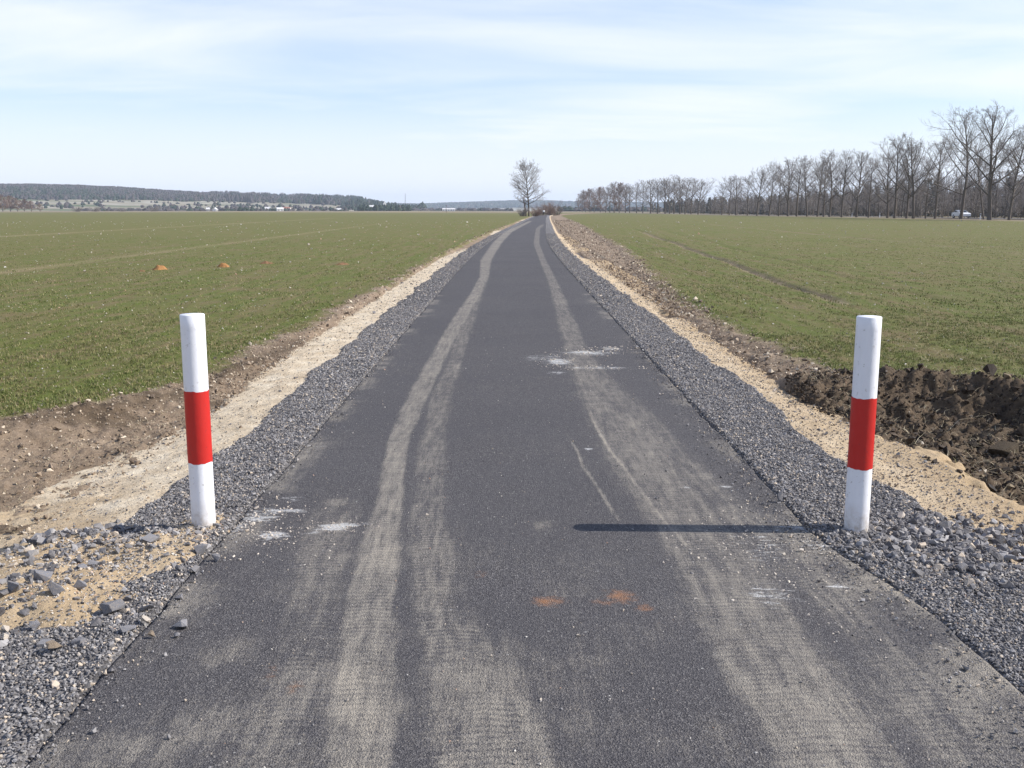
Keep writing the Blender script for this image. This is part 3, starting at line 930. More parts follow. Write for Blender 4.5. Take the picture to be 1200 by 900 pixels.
ROCKS = [
    # px, py, width px, flatness, material, label
    (131, 705, 30, .55, 'rock', 'biggest flat grey block on the sandy heap below the left bollard'),
    (66, 696, 24, .7, 'rock', 'upright grey rock on the heap between the far left rocks and the biggest flat block'),
    (50, 676, 26, .55, 'rock', 'broad dark rock crowning the left side of the earth heap'),
    (16, 692, 24, .6, 'rock', 'grey rock at the left end of the earth heap, by the picture edge'),
    (92, 685, 22, .55, 'rock', 'flat grey rock behind the biggest block, in the middle of the heap'),
    (51, 739, 23, .75, 'rock', 'chunky dark rock at the lower front of the heap, touching a tan rock'),
    (64, 749, 20, .75, 'rock_tan', 'blocky tan rock lying lowest at the front of the heap'),
    (93, 744, 20, .6, 'rock', 'grey rock right of the blocky tan rock at the foot of the heap'),
    (171, 706, 22, .45, 'rock', 'thin tilted grey flake of stone at the right side of the heap'),
    (169, 721, 13, .75, 'rock_pale', 'small pinkish pale stone just below the tilted flake'),
    (151, 730, 19, .6, 'rock', 'grey wedge of stone where the heap meets the asphalt'),
    (213, 724, 20, .5, 'rock', 'grey flat-topped stone lying alone on the asphalt beside the heap'),
    (176, 738, 11, .85, 'rock_tan', 'small cubic tan stone lying on the asphalt edge'),
    (207, 738, 9, .7, 'rock', 'small dark stone on the asphalt just below the flat-topped stone'),
    (235, 640, 21, .55, 'rock', 'grey rock just in front of the foot of the left bollard'),
    (252, 649, 13, .7, 'rock', 'small dark rock right of the grey rock in front of the left bollard'),
    (228, 661, 16, .5, 'rock', 'grey stone on the heap, second below the foot of the left bollard'),
    (211, 692, 14, .5, 'rock', 'grey stone at the asphalt edge above the stone lying alone on the asphalt'),
    (177, 635, 26, .35, 'rock', 'long flat slab of grey stone left of the left bollard'),
    (147, 617, 18, .4, 'rock', 'grey slab lying in the shadow of the left bollard'),
    (180, 611, 8, .95, 'rock_orange', 'round orange pebble at the shadow of the left bollard'),
    (97, 664, 18, .6, 'rock', 'dark grey rock at the back of the heap'),
    (6, 724, 11, .85, 'rock_pale', 'upper of two rounded cream stones at the left end of the heap'),
    (5, 735, 11, .8, 'rock_pale', 'lower of two rounded cream stones at the left end of the heap'),
    (150, 693, 13, .6, 'rock', 'grey stone just right of and above the biggest flat block'),
    (38, 721, 17, .55, 'rock', 'grey stone left of the chunky dark rock at the front of the heap'),
    (108, 660, 16, .6, 'rock', 'grey stone right of the dark rock at the back of the heap'),
    (197, 618, 10, .6, 'rock', 'small grey stone between orange pebble and left bollard'),
    (915, 580, 13, 1.1, 'rock', 'pointed grey stone standing on the asphalt left of the right bollard'),
    (1106, 607, 20, .55, 'rock', 'reddish grey rock at the top of the stones right of the right bollard'),
    (1127, 655, 18, .6, 'rock', 'pale grey block among the stones well right of the right bollard'),
    (1017, 647, 17, .55, 'rock', 'grey rock just below the foot of the right bollard'),
    (1041, 653, 11, .6, 'rock', 'small grey stone right of the rock below the right bollard'),
    (1184, 640, 18, .6, 'rock', 'grey rock at the right picture edge beyond the right bollard'),
    (1138, 677, 11, .7, 'rock', 'small dark stone below the pale grey block'),
    (1138, 614, 13, .6, 'rock', 'dark stone right of the reddish grey rock'),
    (1066, 646, 14, .5, 'rock', 'flat grey stone between the right bollard and the pale grey block'),
]
for k, (px, py, wpx, flat, mk, lab) in enumerate(ROCKS):
    xw, yw = W(px, py + wpx * .2, .03)
    size = wpx * math.hypot(yw, 1.6) / FPX * 1.22
    me = rock_mesh(300 + k, 10 if mk != 'rock_orange' else 30, flat * 1.15, M[mk])
    xa, ya = np.array([xw]), np.array([yw])
    if xw < -1.45: zb = float(zH(xa, ya)[0])
    elif xw > 1.5: zb = float(zR(xa, ya)[0])
    else: zb = 0.005
    o = link('pebble' if wpx < 10 else 'rock', me, loc=(xw, yw, zb + size * flat * .34))
    o.scale = (size,) * 3
    o.rotation_euler = (random.uniform(-.25, .25), random.uniform(-.25, .25), random.uniform(-.6, .6))
    tag(o, lab, 'pebble' if wpx < 10 else 'rock', 'stones lying round the bollards')

# boulder and pale stone in the dug hole
for (px, py, zz, wpx, flat, mk, lab) in ((1178, 515, -.22, 46, .55, 'boulder', 'brown earth-covered boulder lying in the dug hole right of the right bollard'),
                                         (1152, 543, -.26, 13, .6, 'rock_pale', 'small pale stone in the dug hole below the boulder')):
    if 'boulder' not in M: M['boulder'] = simple('earthy_boulder', (.10, .075, .048), .9, .2, .35, 12, .02)
    xw, yw = W(px, py, zz)
    zz = float(profile(np.array([xw]), np.array([yw]))[0][0])
    o = link('boulder' if wpx > 30 else 'rock', rock_mesh(400 + wpx, 22, flat, M[mk]), loc=(xw, yw, zz + .02))
    o.scale = (wpx * yw / FPX * 1.1,) * 3; o.rotation_euler = (0.1, -.2, .4)
    tag(o, lab, 'boulder' if wpx > 30 else 'rock')

# earth mounds in the left field
M['mound'] = simple('mound_earth', (.42, .22, .09), .95, .1, .35, 18, .03)
M['mound_brown'] = simple('mound_brown_earth', (.26, .15, .085), .95, .1, .35, 18, .03)
for k, (px, py, wpx, hpx, mk, lab) in enumerate([
    (166, 318, 12, 4, 'mound_brown', 'low brown molehill, leftmost of the row in the left field'),
    (188, 316, 20, 7, 'mound', 'orange-brown molehill with a dark top, second from left in the field row'),
    (262, 313, 15, 7, 'mound', 'bright orange molehill standing alone in the middle of the field row'),
    (312, 309, 15, 5, 'mound_brown', 'dull brown molehill just right of the bright orange one'),
    (400, 310, 17, 4, 'mound_brown', 'flat tan molehill nearest to the road in the left field')]):
    xw, yw = W(px, py); sc = yw / FPX
    w_, h_ = wpx * sc * .66, hpx * sc * .80
    nn = 26
    u = np.linspace(-1, 1, nn); U, V_ = np.meshgrid(u, u)
    d = np.hypot(U, V_) + (fbm(U + k * 7, V_, 1.7, 3, 301) - .5) * .7
    zz = h_ * (1 - sstep(.15, .95, d)) * (.65 + .7 * fbm(U + k * 9, V_, 3.4, 3, 302)) - .03
    me = mesh_np('molehill', np.stack([(U * w_).ravel(), (V_ * w_).ravel(), zz.ravel()], 1), grid_faces(nn, nn), M[mk], smooth=True)
    tag(link('molehill', me, loc=(xw, yw, float(profile(np.array([xw]), np.array([yw]))[0][0]))), lab, 'molehill', 'molehills in the left field')

# ------------------------------------------------------------------ bollards
def m_paint(name, c, chip=(.45, .42, .38)):
    t = NT(name)
    n = t.noise(3.5, 5, .6, t.scale((4, 4, .6)))
    col = t.mix(n, tuple(v * .90 for v in c), tuple(min(.95, v * 1.06) for v in c))
    dirt = t.math('MULTIPLY', t.ramp(t.noise(48, 4, .7), [(.62, 0.), (.70, .75)]), 1)
    col = t.mix(dirt, col, chip)
    sp = t.n.new('ShaderNodeSeparateXYZ'); t.l.new(t.pos, sp.inputs[0])
    foot = t.math('MULTIPLY', t.mr(sp.outputs[2], .0, .16, .95, 0), t.ramp(t.noise(25, 5, .7), [(.35, .1), (.65, 1)]))
    col = t.mix(foot, col, (.36, .29, .21))
    t.color(col); t.b.inputs['Roughness'].default_value = .45; t.b.inputs['Specular IOR Level'].default_value = .4
    t.bump(t.noise(26, 5, .6), .003, .6)
    t.bump(t.noise(160, 3, .6), .0008, .6)
    return t.m


M['white'] = m_paint('white_paint', (.82, .82, .84))
M['red'] = m_paint('red_paint', (.52, .022, .016), (.30, .03, .03))


def tube_mesh(name, z0, z1, r, mat, top=False, seed=0, seg=48, wob0=0., wob1=0., wall=.0):
    """a painted band of the post; ragged upper/lower rims where the brush ended"""
    zs = np.linspace(0, 1, 24)
    rr = random.Random(seed)
    ph = [rr.uniform(0, 6.28) for _ in range(6)]
    V, F = [], []
    for j, t_ in enumerate(zs):
        for i in range(seg):
            a = 2 * math.pi * i / seg
            e0 = wob0 * (math.sin(3 * a + ph[0]) + .6 * math.sin(7 * a + ph[1]) + .4 * math.sin(13 * a + ph[2]))
            e1 = wob1 * (math.sin(3 * a + ph[3]) + .6 * math.sin(7 * a + ph[4]) + .4 * math.sin(13 * a + ph[5]))
            zz = (z0 + e0) * (1 - t_) + (z1 + e1) * t_
            q = r * (1 + .004 * math.sin(9 * zz + ph[0]))
            V.append((q * math.cos(a), q * math.sin(a), zz))
    for j in range(len(zs) - 1):
        for i in range(seg):
            F.append((j * seg + i, j * seg + (i + 1) % seg, (j + 1) * seg + (i + 1) % seg, (j + 1) * seg + i))
    V, F = np.array(V), np.array(F)
    Fl = [F]
    if top:
        b = (len(zs) - 1) * seg; n0 = len(V)
        r2 = [(.96 * r * math.cos(2 * math.pi * i / seg), .96 * r * math.sin(2 * math.pi * i / seg), z1 + .003) for i in range(seg)]
        V = np.concatenate([V, r2, [(0, 0, z1 + .003)]])
        Fl.append(np.array([(b + i, b + (i + 1) % seg, n0 + (i + 1) % seg, n0 + i) for i in range(seg)]))
        Fl.append(np.array([(n0 + i, n0 + (i + 1) % seg, n0 + seg) for i in range(seg)]))
    return mesh_np(name, V, Fl, mat, smooth=True)


def bollard(px, py, zr0, zr1, h, lean, label, seed):
    xw, yw = W(px, py, .05 if px < 600 else 0)
    t = empty('bollard', (xw, yw, 0))
    t.rotation_euler = lean
    tag(t, label, 'bollard', 'red and white bollards at the road edges')
    a = link('post', tube_mesh('post', -.35, h, .0595, M['white'], True, seed), t)
    b = link('red_band', tube_mesh('red_band', zr0, zr1, .0605, M['red'], False, seed + 1, wob0=.0022, wob1=.0018), t)
    return t


bollard(238.5, 606.5, .345, .712, 1.090, (0, R(-.1), 0), 'white post with red middle band in the stony heap left of the road', 11)
bollard(1003, 621, .328, .686, 1.084, (0, R(.15), .4), 'white post with red middle band among crushed stone right of the road', 23)

# ------------------------------------------------------------------ bare trees
def seg_mesh(name, segs, mat, sides=4):
    A = np.array([s[0] for s in segs]); B = np.array([s[1] for s in segs]); ra = np.array([s[2] for s in segs]); rb = np.array([s[3] for s in segs])
    d = B - A; L = np.linalg.norm(d, axis=1, keepdims=True); d = d / np.maximum(L, 1e-6)
    up = np.where(np.abs(d[:, 2:3]) > .9, [[1, 0, 0]], [[0, 0, 1]])
    u = np.cross(d, up); u /= np.linalg.norm(u, axis=1, keepdims=True); v = np.cross(d, u)
    V = np.zeros((len(A), 2 * sides, 3))
    for i in range(sides):
        a = 2 * math.pi * i / sides
        o = u * math.cos(a) + v * math.sin(a)
        V[:, i] = A + o * ra[:, None]; V[:, sides + i] = B + o * rb[:, None]
    base = np.arange(len(A))[:, None] * 2 * sides
    F = np.concatenate([base + [i, (i + 1) % sides, sides + (i + 1) % sides, sides + i] for i in range(sides)])
    return mesh_np(name, V.reshape(-1, 3), F, mat, smooth=(sides > 4))


def rvec(rr): return Vector((rr.gauss(0, 1), rr.gauss(0, 1), rr.gauss(0, 1))).normalized()


def grow_tree(seed, H, tr=.28, clear=.28, n1=15, ang0=58, ang1=22, reach=.42, nb=(9, 7, 5), twig=.0085, lean=0, fork=False, droop=.0, rtop=.25, trop=.05, low=1.0):
    rr = random.Random(seed)
    big, small = [], []

    def branch(p, d, L, r, lev):
        ns = 5 if lev == 1 else (3 if lev == 2 else 2)
        pts = [p.copy()]; q = p.copy(); dd = d.copy()
        for i in range(ns):
            dd = (dd + Vector((0, 0, trop)) + rvec(rr) * (.11 if lev < 3 else .15)).normalized()
            q = q + dd * (L / ns); pts.append(q.copy())
        out = big if lev <= 1 else small
        rend = max(twig * .7, r * .3)
        for i in range(ns):
            a = r + (rend - r) * i / ns; b = r + (rend - r) * (i + 1) / ns
            out.append((tuple(pts[i]), tuple(pts[i + 1]), a, b))
        if lev > len(nb): return
        n = nb[lev - 1]
        for k in range(n):
            t = .22 + .78 * (k + rr.random()) / n
            t = min(t, .999)
            f = t * ns; i = int(f); pp = pts[i].lerp(pts[i + 1], f - i)
            ax = (pts[i + 1] - pts[i]).normalized()
            side = ax.cross(rvec(rr)).normalized()
            an = R(rr.uniform(28, 52))
            nd = ax * math.cos(an) + side * math.sin(an)
            branch(pp, nd, L * rr.uniform(.34, .55) * (1.15 - .5 * t), max(twig, r * .45 * (1 - .4 * t)), lev + 1)

    ns = 12
    p = Vector((0, 0, -.3)); d = Vector((math.sin(lean), 0, math.cos(lean))); pts = [p.copy()]
    for i in range(ns):
        d = (d + rvec(rr) * .05 + Vector((0, 0, .03))).normalized(); p = p + d * (H * .93 / ns); pts.append(p.copy())
    for i in range(ns):
        f = lambda t: tr * (1.25 if t == 0 else 1) * (1 - t * .82) ** .9 if t < 1 else tr * .12
        big.append((tuple(pts[i]), tuple(pts[i + 1]), f(i / ns), f((i + 1) / ns)))
    az = rr.random() * 6.28
    for k in range(n1):
        t = clear + (.98 - clear) * (k + .6 * rr.random()) / n1
        f = t * ns; i = min(int(f), ns - 1); pp = pts[i].lerp(pts[i + 1], f - i)
        az += 2.4 + rr.uniform(-.4, .4)
        u = (t - clear) / (1 - clear)
        an = R(ang0 + (ang1 - ang0) * u + rr.uniform(-8, 8))
        L = H * reach * (low + (1 - low) * min(1, u / .3)) * (1 - (1 - rtop) * max(0, (u - .2) / .8) ** 1.2) * rr.uniform(.75, 1.2)
        if fork and k in (1, 3): L *= 1.35; an *= .7
        nd = Vector((math.cos(az) * math.sin(an), math.sin(az) * math.sin(an), math.cos(an)))
        branch(pp, nd, L, tr * (.42 if not fork else .5) * (1 - .6 * u), 1)
    return big, small


def tree_proto(name, seed, H, bark, twigm, **kw):
    big, small = grow_tree(seed, H, **kw)
    t = empty(name, (0, 0, 0))
    link('trunk', seg_mesh('trunk', big, bark, 6), t)
    link('crown', seg_mesh('crown', small, twigm, 3), t)
    t['H'] = H
    return t


def tree_height(t):
    return max(float(max(v.co.z for v in ch.data.vertices)) for ch in t.children)


AV = [tree_proto('bare_tree', 11, 17, M['bark'], M['twig'], tr=.33, clear=.22, n1=15, ang0=62, ang1=26, reach=.44, fork=True),
      tree_proto('bare_tree', 12, 17, M['bark'], M['twig'], tr=.27, clear=.26, n1=16, ang0=66, ang1=28, reach=.40),
      tree_proto('bare_tree', 13, 17, M['bark'], M['twig'], tr=.30, clear=.30, n1=14, ang0=56, ang1=24, reach=.46, fork=True),
      tree_proto('bare_tree', 14, 17, M['bark'], M['twig'], tr=.25, clear=.22, n1=17, ang0=70, ang1=30, reach=.38),
      tree_proto('bare_tree', 15, 17, M['bark'], M['twig'], tr=.29, clear=.33, n1=15, ang0=60, ang1=28, reach=.44),
      tree_proto('bare_tree', 16, 17, M['bark'], M['twig'], tr=.22, clear=.35, n1=12, ang0=35, ang1=18, reach=.32, lean=-.2)]
AV.append(tree_proto('bare_tree', 17, 12, M['bark'], M['twig_red'], tr=.16, clear=.02, n1=26, ang0=48, ang1=25, reach=.42, nb=(8, 6, 4), twig=.03))
HTS = [tree_height(t) for t in AV]
used = set()


def place(proto_i, x, y, z, H, rz, label, group, cat='tree', sxy=1.0):
    p = AV[proto_i]
    if proto_i in used: o = copy_tree(p)
    else: o = p; used.add(proto_i)
    k = H / HTS[proto_i]
    o.location = (x, y, z); o.rotation_euler = (0, 0, rz); o.scale = (k * sxy, k * sxy, k)
    if 'H' in o: del o['H']
    return tag(o, label, cat, group)


# the avenue on the right: trunk px, top px of the photograph -> place on the row's line
AVEN = [(1197, 140, 2), (1175, 150, 1), (1152, 124, 0), (1146, 170, 5), (1119, 132, 1), (1089, 165, 4), (1078, 190, 3), (1064, 158, 2), (1056, 172, 1), (1042, 160, 4), (1034, 178, 0),
        (1012, 188, 3), (998, 176, 0), (981, 178, 4), (967, 178, 1), (960, 186, 3), (953, 180, 2), (941, 184, 1), (929, 186, 4), (919, 186, 0), (908, 196, 3), (897, 192, 1), (883, 193, 2), (872, 206, 3), (859, 205, 0), (851, 207, 4), (842, 216, 3)]
CLUMP = [(815, 207, 2), (807, 208, 4), (800, 209, 1), (794, 206, 0), (787, 205, 3), (782, 210, 1), (777, 207, 2), (768, 209, 4), (760, 209, 0), (751, 211, 3), (744, 213, 1), (736, 214, 2), (731, 215, 4), (724, 214, 6), (718, 213, 3),
         (713, 214, 1), (708, 215, 2), (702, 219, 6), (695, 220, 4), (690, 221, 6), (685, 222, 1), (681, 224, 6)]


def row_d(px): return 86 / ((px - 600) / FPX + .0416)


def ordinal(n):
    w = ['', 'first', 'second', 'third', 'fourth', 'fifth', 'sixth', 'seventh', 'eighth', 'ninth', 'tenth', 'eleventh', 'twelfth', 'thirteenth', 'fourteenth', 'fifteenth', 'sixteenth', 'seventeenth',
         'eighteenth', 'nineteenth', 'twentieth', 'twenty-first', 'twenty-second', 'twenty-third', 'twenty-fourth', 'twenty-fifth', 'twenty-sixth', 'twenty-seventh', 'twenty-eighth']
    return w[n]


AVLAB = {0: 'tall bare roadside tree half cut by the right picture edge', 1: 'tall bare tree with a straight trunk, second from the right end of the roadside row',
         2: 'tallest bare roadside tree, its trunk forking into wide arms', 3: 'slim bare trunk leaning left against the foot of the tallest roadside tree',
         4: 'tall bare straight tree whose trunk hides part of the car', 5: 'bare roadside tree just left of the car, with low spreading arms'}
for k, (px, top, v) in enumerate(AVEN):
    d = row_d(px) + random.uniform(-5, 5)
    x = (px - 600) / FPX * d
    z = float(profile(np.array([x]), np.array([d]))[0][0])
    H = (246 - top) / FPX * d + CAM_H - z
    lab = AVLAB.get(k, 'bare roadside tree, %s from the right end of the long avenue row' % ordinal(k + 1))
    o = place(v, x, d, z - .1, H * 1.02, random.uniform(0, 6.28), lab, 'bare trees along the road on the right')
for k, (px, top, v) in enumerate(CLUMP):
    d = row_d(px) + random.uniform(-14, 14)
    x = (px - 600) / FPX * d
    z = float(profile(np.array([x]), np.array([d]))[0][0])
    H = (246 - top) / FPX * d + CAM_H - z
    o = place(v, x, d, z - .1, H, random.uniform(0, 6.28), 'bare tree in the far clump left of the gap, %s from the gap' % ordinal(k + 1), 'bare trees of the far avenue clump', sxy=1.15)

# brown bare trees at the far left edge
for k, (px, top, v) in enumerate([(-40, 222, 6), (-24, 224, 6), (-8, 225, 6), (3, 226, 6), (12, 229, 6), (21, 230, 6), (29, 233, 6), (37, 234, 6), (45, 236, 6), (55, 239, 6)]):
    d = 690 + random.uniform(-25, 25); x = (px - 600) / FPX * d
    place(v, x, d, .5, (246 - top) / FPX * d + 1.6, random.uniform(0, 6), 'hazy brown bare tree in the far thicket at the left edge, %s from the left' % ordinal(k + 1),
          'bare trees of the thicket at the left edge', sxy=1.5)

# lone tree beside the road
LX, LY = W(620, 252.6)
LX, LY = LX / LY * 262, 262
lone = tree_proto('lone_tree', 33, 15.2, M['bark'], M['twig'], tr=.32, clear=.27, n1=30, ang0=72, ang1=34, reach=.40, nb=(8, 7, 4), rtop=.60, trop=.06, twig=.0125, low=.85)
k_ = 14.9 / tree_height(lone); lone.scale = (k_, k_, k_)
lone.location = (LX, LY, -.1); del lone['H']
tag(lone, 'lone bare tree with an oval crown standing left of the road at its far end', 'tree')
lt = tree_proto('bare_tree', 35, 5.5, M['bark'], M['twig'], tr=.30, clear=.55, n1=6, ang0=30, ang1=15, reach=.25, nb=(4, 3))
lt.location = (LX - .75, LY - .5, -.1); del lt['H']
tag(lt, 'short cut-off dark trunk close beside the lone tree', 'tree')


def shrub(px, d, h, wd, label, seed, mat='twig_red', n=26, name='bare_shrub'):
    rr = random.Random(seed); stems, tw = [], []
    for i in range(n):
        a = rr.random() * 6.28; r0 = rr.random() * wd * .3
        p = Vector((math.cos(a) * r0, math.sin(a) * r0, -.1)); dd = Vector((math.cos(a) * .35, math.sin(a) * .35, 1)).normalized(); stems.append(((0, 0, -.35), tuple(p), .05, .04))
        L = h * rr.uniform(.6, 1.05); q = p
        for j in range(4):
            dd = (dd + rvec(rr) * .12 + Vector((math.cos(a), math.sin(a), 0)) * .10 * wd / h).normalized(); q2 = q + dd * L / 4
            stems.append((tuple(q), tuple(q2), .035 * (1 - j * .22), .035 * (1 - (j + 1) * .22)))
            for m in range(5):
                pp = q.lerp(q2, rr.random()); d3 = (dd + rvec(rr) * .8).normalized(); e = pp + d3 * L * .28
                tw.append((tuple(pp), tuple(e), .014, .007))
                for _ in range(3):
                    p3 = pp.lerp(e, rr.random()); tw.append((tuple(p3), tuple(p3 + (d3 + rvec(rr) * .7).normalized() * L * .14), .009, .005))
            q = q2
    t = empty(name, ((px - 600) / FPX * d, d, 0), 0)
    link('stems', seg_mesh('stems', stems, M['bark'], 4), t); link('twigs', seg_mesh('twigs', tw, M[mat], 3), t)
    return tag(t, label, 'shrub', 'bare shrubs by the far end of the road')


shrub(612, 258, 2.4, 2.2, 'low bare shrub left of the lone tree', 1, 'twig')
shrub(627, 256, 1.9, 2.2, 'low reddish bare shrub right of the lone tree', 2)
shrub(631, 300, 3.6, 4.5, 'wide reddish bare shrub between the lone tree and the walker', 3)
shrub(645, 315, 4.3, 4.0, 'tallest reddish bare shrub right of the walker at the road end', 4, n=34)
shrub(652, 320, 3.2, 4.0, 'low bare shrub at the right end of the shrubs by the road end', 5, 'twig')
shrub(640, 345, 3.6, 6, 'pale bare shrub behind the walker where the road bends away', 6, 'twig')
for k, (px, d, h, wd, lab) in enumerate([(98, 640, 4, 9, 'round brown bare shrub right of the far left thicket'), (118, 690, 4.5, 9, 'grey-brown bare shrub in the middle of the far left field edge'), (150, 720, 3.2, 8, 'small bare shrub before the pale slopes'),
                                         (185, 730, 5.5, 9, 'taller brown bare shrub left of the far houses')]):
    o = shrub(px, d, h, wd, lab, 20 + k, 'twig', 30); o['group'] = 'bare shrubs along the far left field edge'; o.location.z = .4

# woodland behind the avenue, one mass of thin trees
def woodland():
    protos = []
    for s_ in range(5):
        b, sm = grow_tree(700 + s_, 14, tr=.16, clear=.12, n1=12, ang0=50, ang1=25, reach=.30, nb=(7, 5), twig=.020)
        protos.append((seg_arr(b, 3), seg_arr(sm, 3)))
    rr = random.Random(5)
    V, F, MI, off = [], [], [], 0
    for row in range(9):
        yy = 120.0
        while yy < 620:
            gap = 1.8 + yy * .008
            yy += gap * rr.uniform(.7, 1.3)
            if yy > 470 and row < 3: continue
            xx = 90 - .0416 * yy + 9 + row * 7.5 + rr.uniform(-3, 3)
            if xx / yy > .62: continue
            P = protos[rr.randrange(5)]; sc = rr.uniform(.55, .98) * (.72 + .25 * sstep(420, 200, yy)); a = rr.random() * 6.28
            ca, sa = math.cos(a), math.sin(a)
            for mi, (v, f) in enumerate(P):
                q = np.empty_like(v)
                q[:, 0] = (v[:, 0] * ca - v[:, 1] * sa) * sc + xx; q[:, 1] = (v[:, 0] * sa + v[:, 1] * ca) * sc + yy; q[:, 2] = v[:, 2] * sc - .8
                V.append(q); F.append(f + off); MI.append(np.full(len(f), mi)); off += len(v)
    # evergreens and thicket between them, as small leaf clumps
    nT = 900
    yy = 110 + 560 * RNG.random(nT) ** 1.2; xx = 90 - .0416 * yy + RNG.uniform(26, 95, nT)
    kk = xx / yy < .62; yy, xx = yy[kk], xx[kk]
    hh = RNG.uniform(4, 12.5, len(xx)) * (.72 + .28 * sstep(420, 200, yy)); nl = 260
    tt_ = RNG.random((len(xx), nl)) ** .8; rad = (1 - tt_ * .85) * hh[:, None] * .22 * np.sqrt(RNG.random((len(xx), nl))); az = RNG.uniform(0, 6.283, (len(xx), nl))
    cx = (xx[:, None] + np.cos(az) * rad).ravel(); cy_ = (yy[:, None] + np.sin(az) * rad).ravel(); cz = (tt_ * hh[:, None] - .8).ravel()
    c = np.stack([cx, cy_, cz], 1); m_ = len(c)
    P = c[:, None, :] + RNG.normal(0, .34, (m_, 3, 3))
    V.append(P.reshape(-1, 3)); F.append(np.arange(m_ * 3).reshape(-1, 3)); F3 = F.pop()
    M['thicket'] = m_stone('thicket_leaf', (.055, .065, .05), (.12, .12, .10), (.21, .185, .165), (.25, .21, .18), .65)
    F3 = F3 + off
    me = mesh_np('woodland', np.concatenate(V), [np.concatenate(F), F3], [M['bark'], M['twig'], M['thicket']], midx=np.concatenate(MI + [np.full(len(F3), 2)]))
    tag(link('woodland', me), 'hazy mass of thin bare trees behind the roadside row', kind='stuff')


def seg_arr(segs, sides):
    A = np.array([s[0] for s in segs]); B = np.array([s[1] for s in segs]); ra = np.array([s[2] for s in segs]); rb = np.array([s[3] for s in segs])
    d = B - A; d /= np.maximum(np.linalg.norm(d, axis=1, keepdims=True), 1e-6)
    up = np.where(np.abs(d[:, 2:3]) > .9, [[1, 0, 0]], [[0, 0, 1]])
    u = np.cross(d, up); u /= np.linalg.norm(u, axis=1, keepdims=True); v = np.cross(d, u)
    V = np.zeros((len(A), 2 * sides, 3))
    for i in range(sides):
        a = 2 * math.pi * i / sides; o = u * math.cos(a) + v * math.sin(a)
        V[:, i] = A + o * ra[:, None]; V[:, sides + i] = B + o * rb[:, None]
    base = np.arange(len(A))[:, None] * 2 * sides
    F = np.concatenate([base + [i, (i + 1) % sides, sides + (i + 1) % sides, sides + i] for i in range(sides)])
    return V.reshape(-1, 3), F


woodland()

# ------------------------------------------------------------------ hills
RIDGE_L = [(-700, 222), (-300, 219), (0, 220.5), (100, 220.5), (150, 221.5), (220, 226), (300, 229), (350, 230), (400, 230), (430, 234), (460, 240), (490, 247), (530, 250), (2500, 250)]
RIDGE_F = [(-900, 239), (300, 240), (440, 240), (500, 240.5), (560, 238), (600, 236.5), (660, 237.5), (720, 239), (900, 240), (1200, 240), (2200, 238)]


def hill_z(th, r):
    px = 600 + FPX * np.tan(th)
    hl = (246 - np.interp(px, *zip(*RIDGE_L))) / FPX * 2600 / np.cos(th) * 1.0 - 9
    hl = np.maximum(hl, -3)
    zl = hl * sstep(1250, 2600, r) * (1 - .5 * sstep(2700, 3800, r))
    hf = (246 - np.interp(px, *zip(*RIDGE_F))) / FPX * 5000 - 9
    zf = hf * sstep(3900, 5000, r)
    return np.maximum(np.maximum(zl, zf), 0) + 6 * (fbm(th * 30, r / 300, 1.0, 3, 401) - .5) * sstep(1400, 2200, r) - .4


th = np.linspace(-.72, .72, 420); rr_ = np.concatenate([np.linspace(1150, 3000, 90), np.linspace(3050, 6500, 60)])
T, RR = np.meshgrid(th, rr_); tf, rf = T.ravel(), RR.ravel()
hz = hill_z(tf, rf)
t = NT('hill_meadow')
hc = t.ramp(t.noise(.0045, 4, .55, t.scale((1, 2.2, 1))), [(.36, (.10, .12, .05)), (.47, (.26, .22, .15)), (.55, (.34, .31, .24)), (.62, (.12, .115, .06)), (.7, (.20, .15, .12))], 'EASE')
t.color(hc); M['hill'] = t.m
me = mesh_np('hills', np.stack([np.sin(tf) * rf, np.cos(tf) * rf, hz], 1), grid_faces(len(th), len(rr_)), M['hill'], smooth=True)
tag(link('hills', me), kind='structure')

# forest on the hills: one mass of crowns
def m_forest():
    t = NT('forest_crowns')
    r = t.island(); dk = t.attr('pine')
    bare = t.ramp(r, [(0, (.055, .046, .045)), (.5, (.078, .064, .060)), (1, (.10, .084, .078))])
    pine = t.ramp(r, [(0, (.022, .034, .022)), (.6, (.034, .048, .03)), (1, (.05, .062, .04))])
    t.color(t.mix(dk, bare, pine)); return t.m


M['forest'] = m_forest()


def crowns(name, xs, ys, zs, hs, ws, pine, label, mat=None):
    k = 7
    n = len(xs); prof = [(-.02, .55), (.28, 1.0), (.62, .82), (.9, .35)]
    V = np.zeros((n, len(prof) * k + 1, 3))
    for j, (t_, rad) in enumerate(prof):
        for i in range(k):
            a = 2 * math.pi * i / k + j * .4
            rad2 = rad * (1 + RNG.uniform(-.32, .32, n)) * ws * .5
            V[:, j * k + i, 0] = xs + np.cos(a) * rad2; V[:, j * k + i, 1] = ys + np.sin(a) * rad2
            V[:, j * k + i, 2] = zs + hs * (t_ + RNG.uniform(-.07, .07, n))
    V[:, -1] = np.stack([xs + RNG.normal(0, .1, n) * ws, ys, zs + hs], 1)
    f4 = []; f3 = []
    for j in range(len(prof) - 1):
        for i in range(k): f4.append((j * k + i, j * k + (i + 1) % k, (j + 1) * k + (i + 1) % k, (j + 1) * k + i))
    j = len(prof) - 1
    for i in range(k): f3.append((j * k + i, j * k + (i + 1) % k, len(prof) * k))
    b = (np.arange(n) * V.shape[1])[:, None, None]
    F = [(np.array(f4)[None] + b).reshape(-1, 4), (np.array(f3)[None] + b).reshape(-1, 3)]
    me = mesh_np(name, V.reshape(-1, 3), F, mat or M['forest'], {'pine': np.repeat(pine, V.shape[1])})
    return tag(link(name, me), label, kind='stuff')


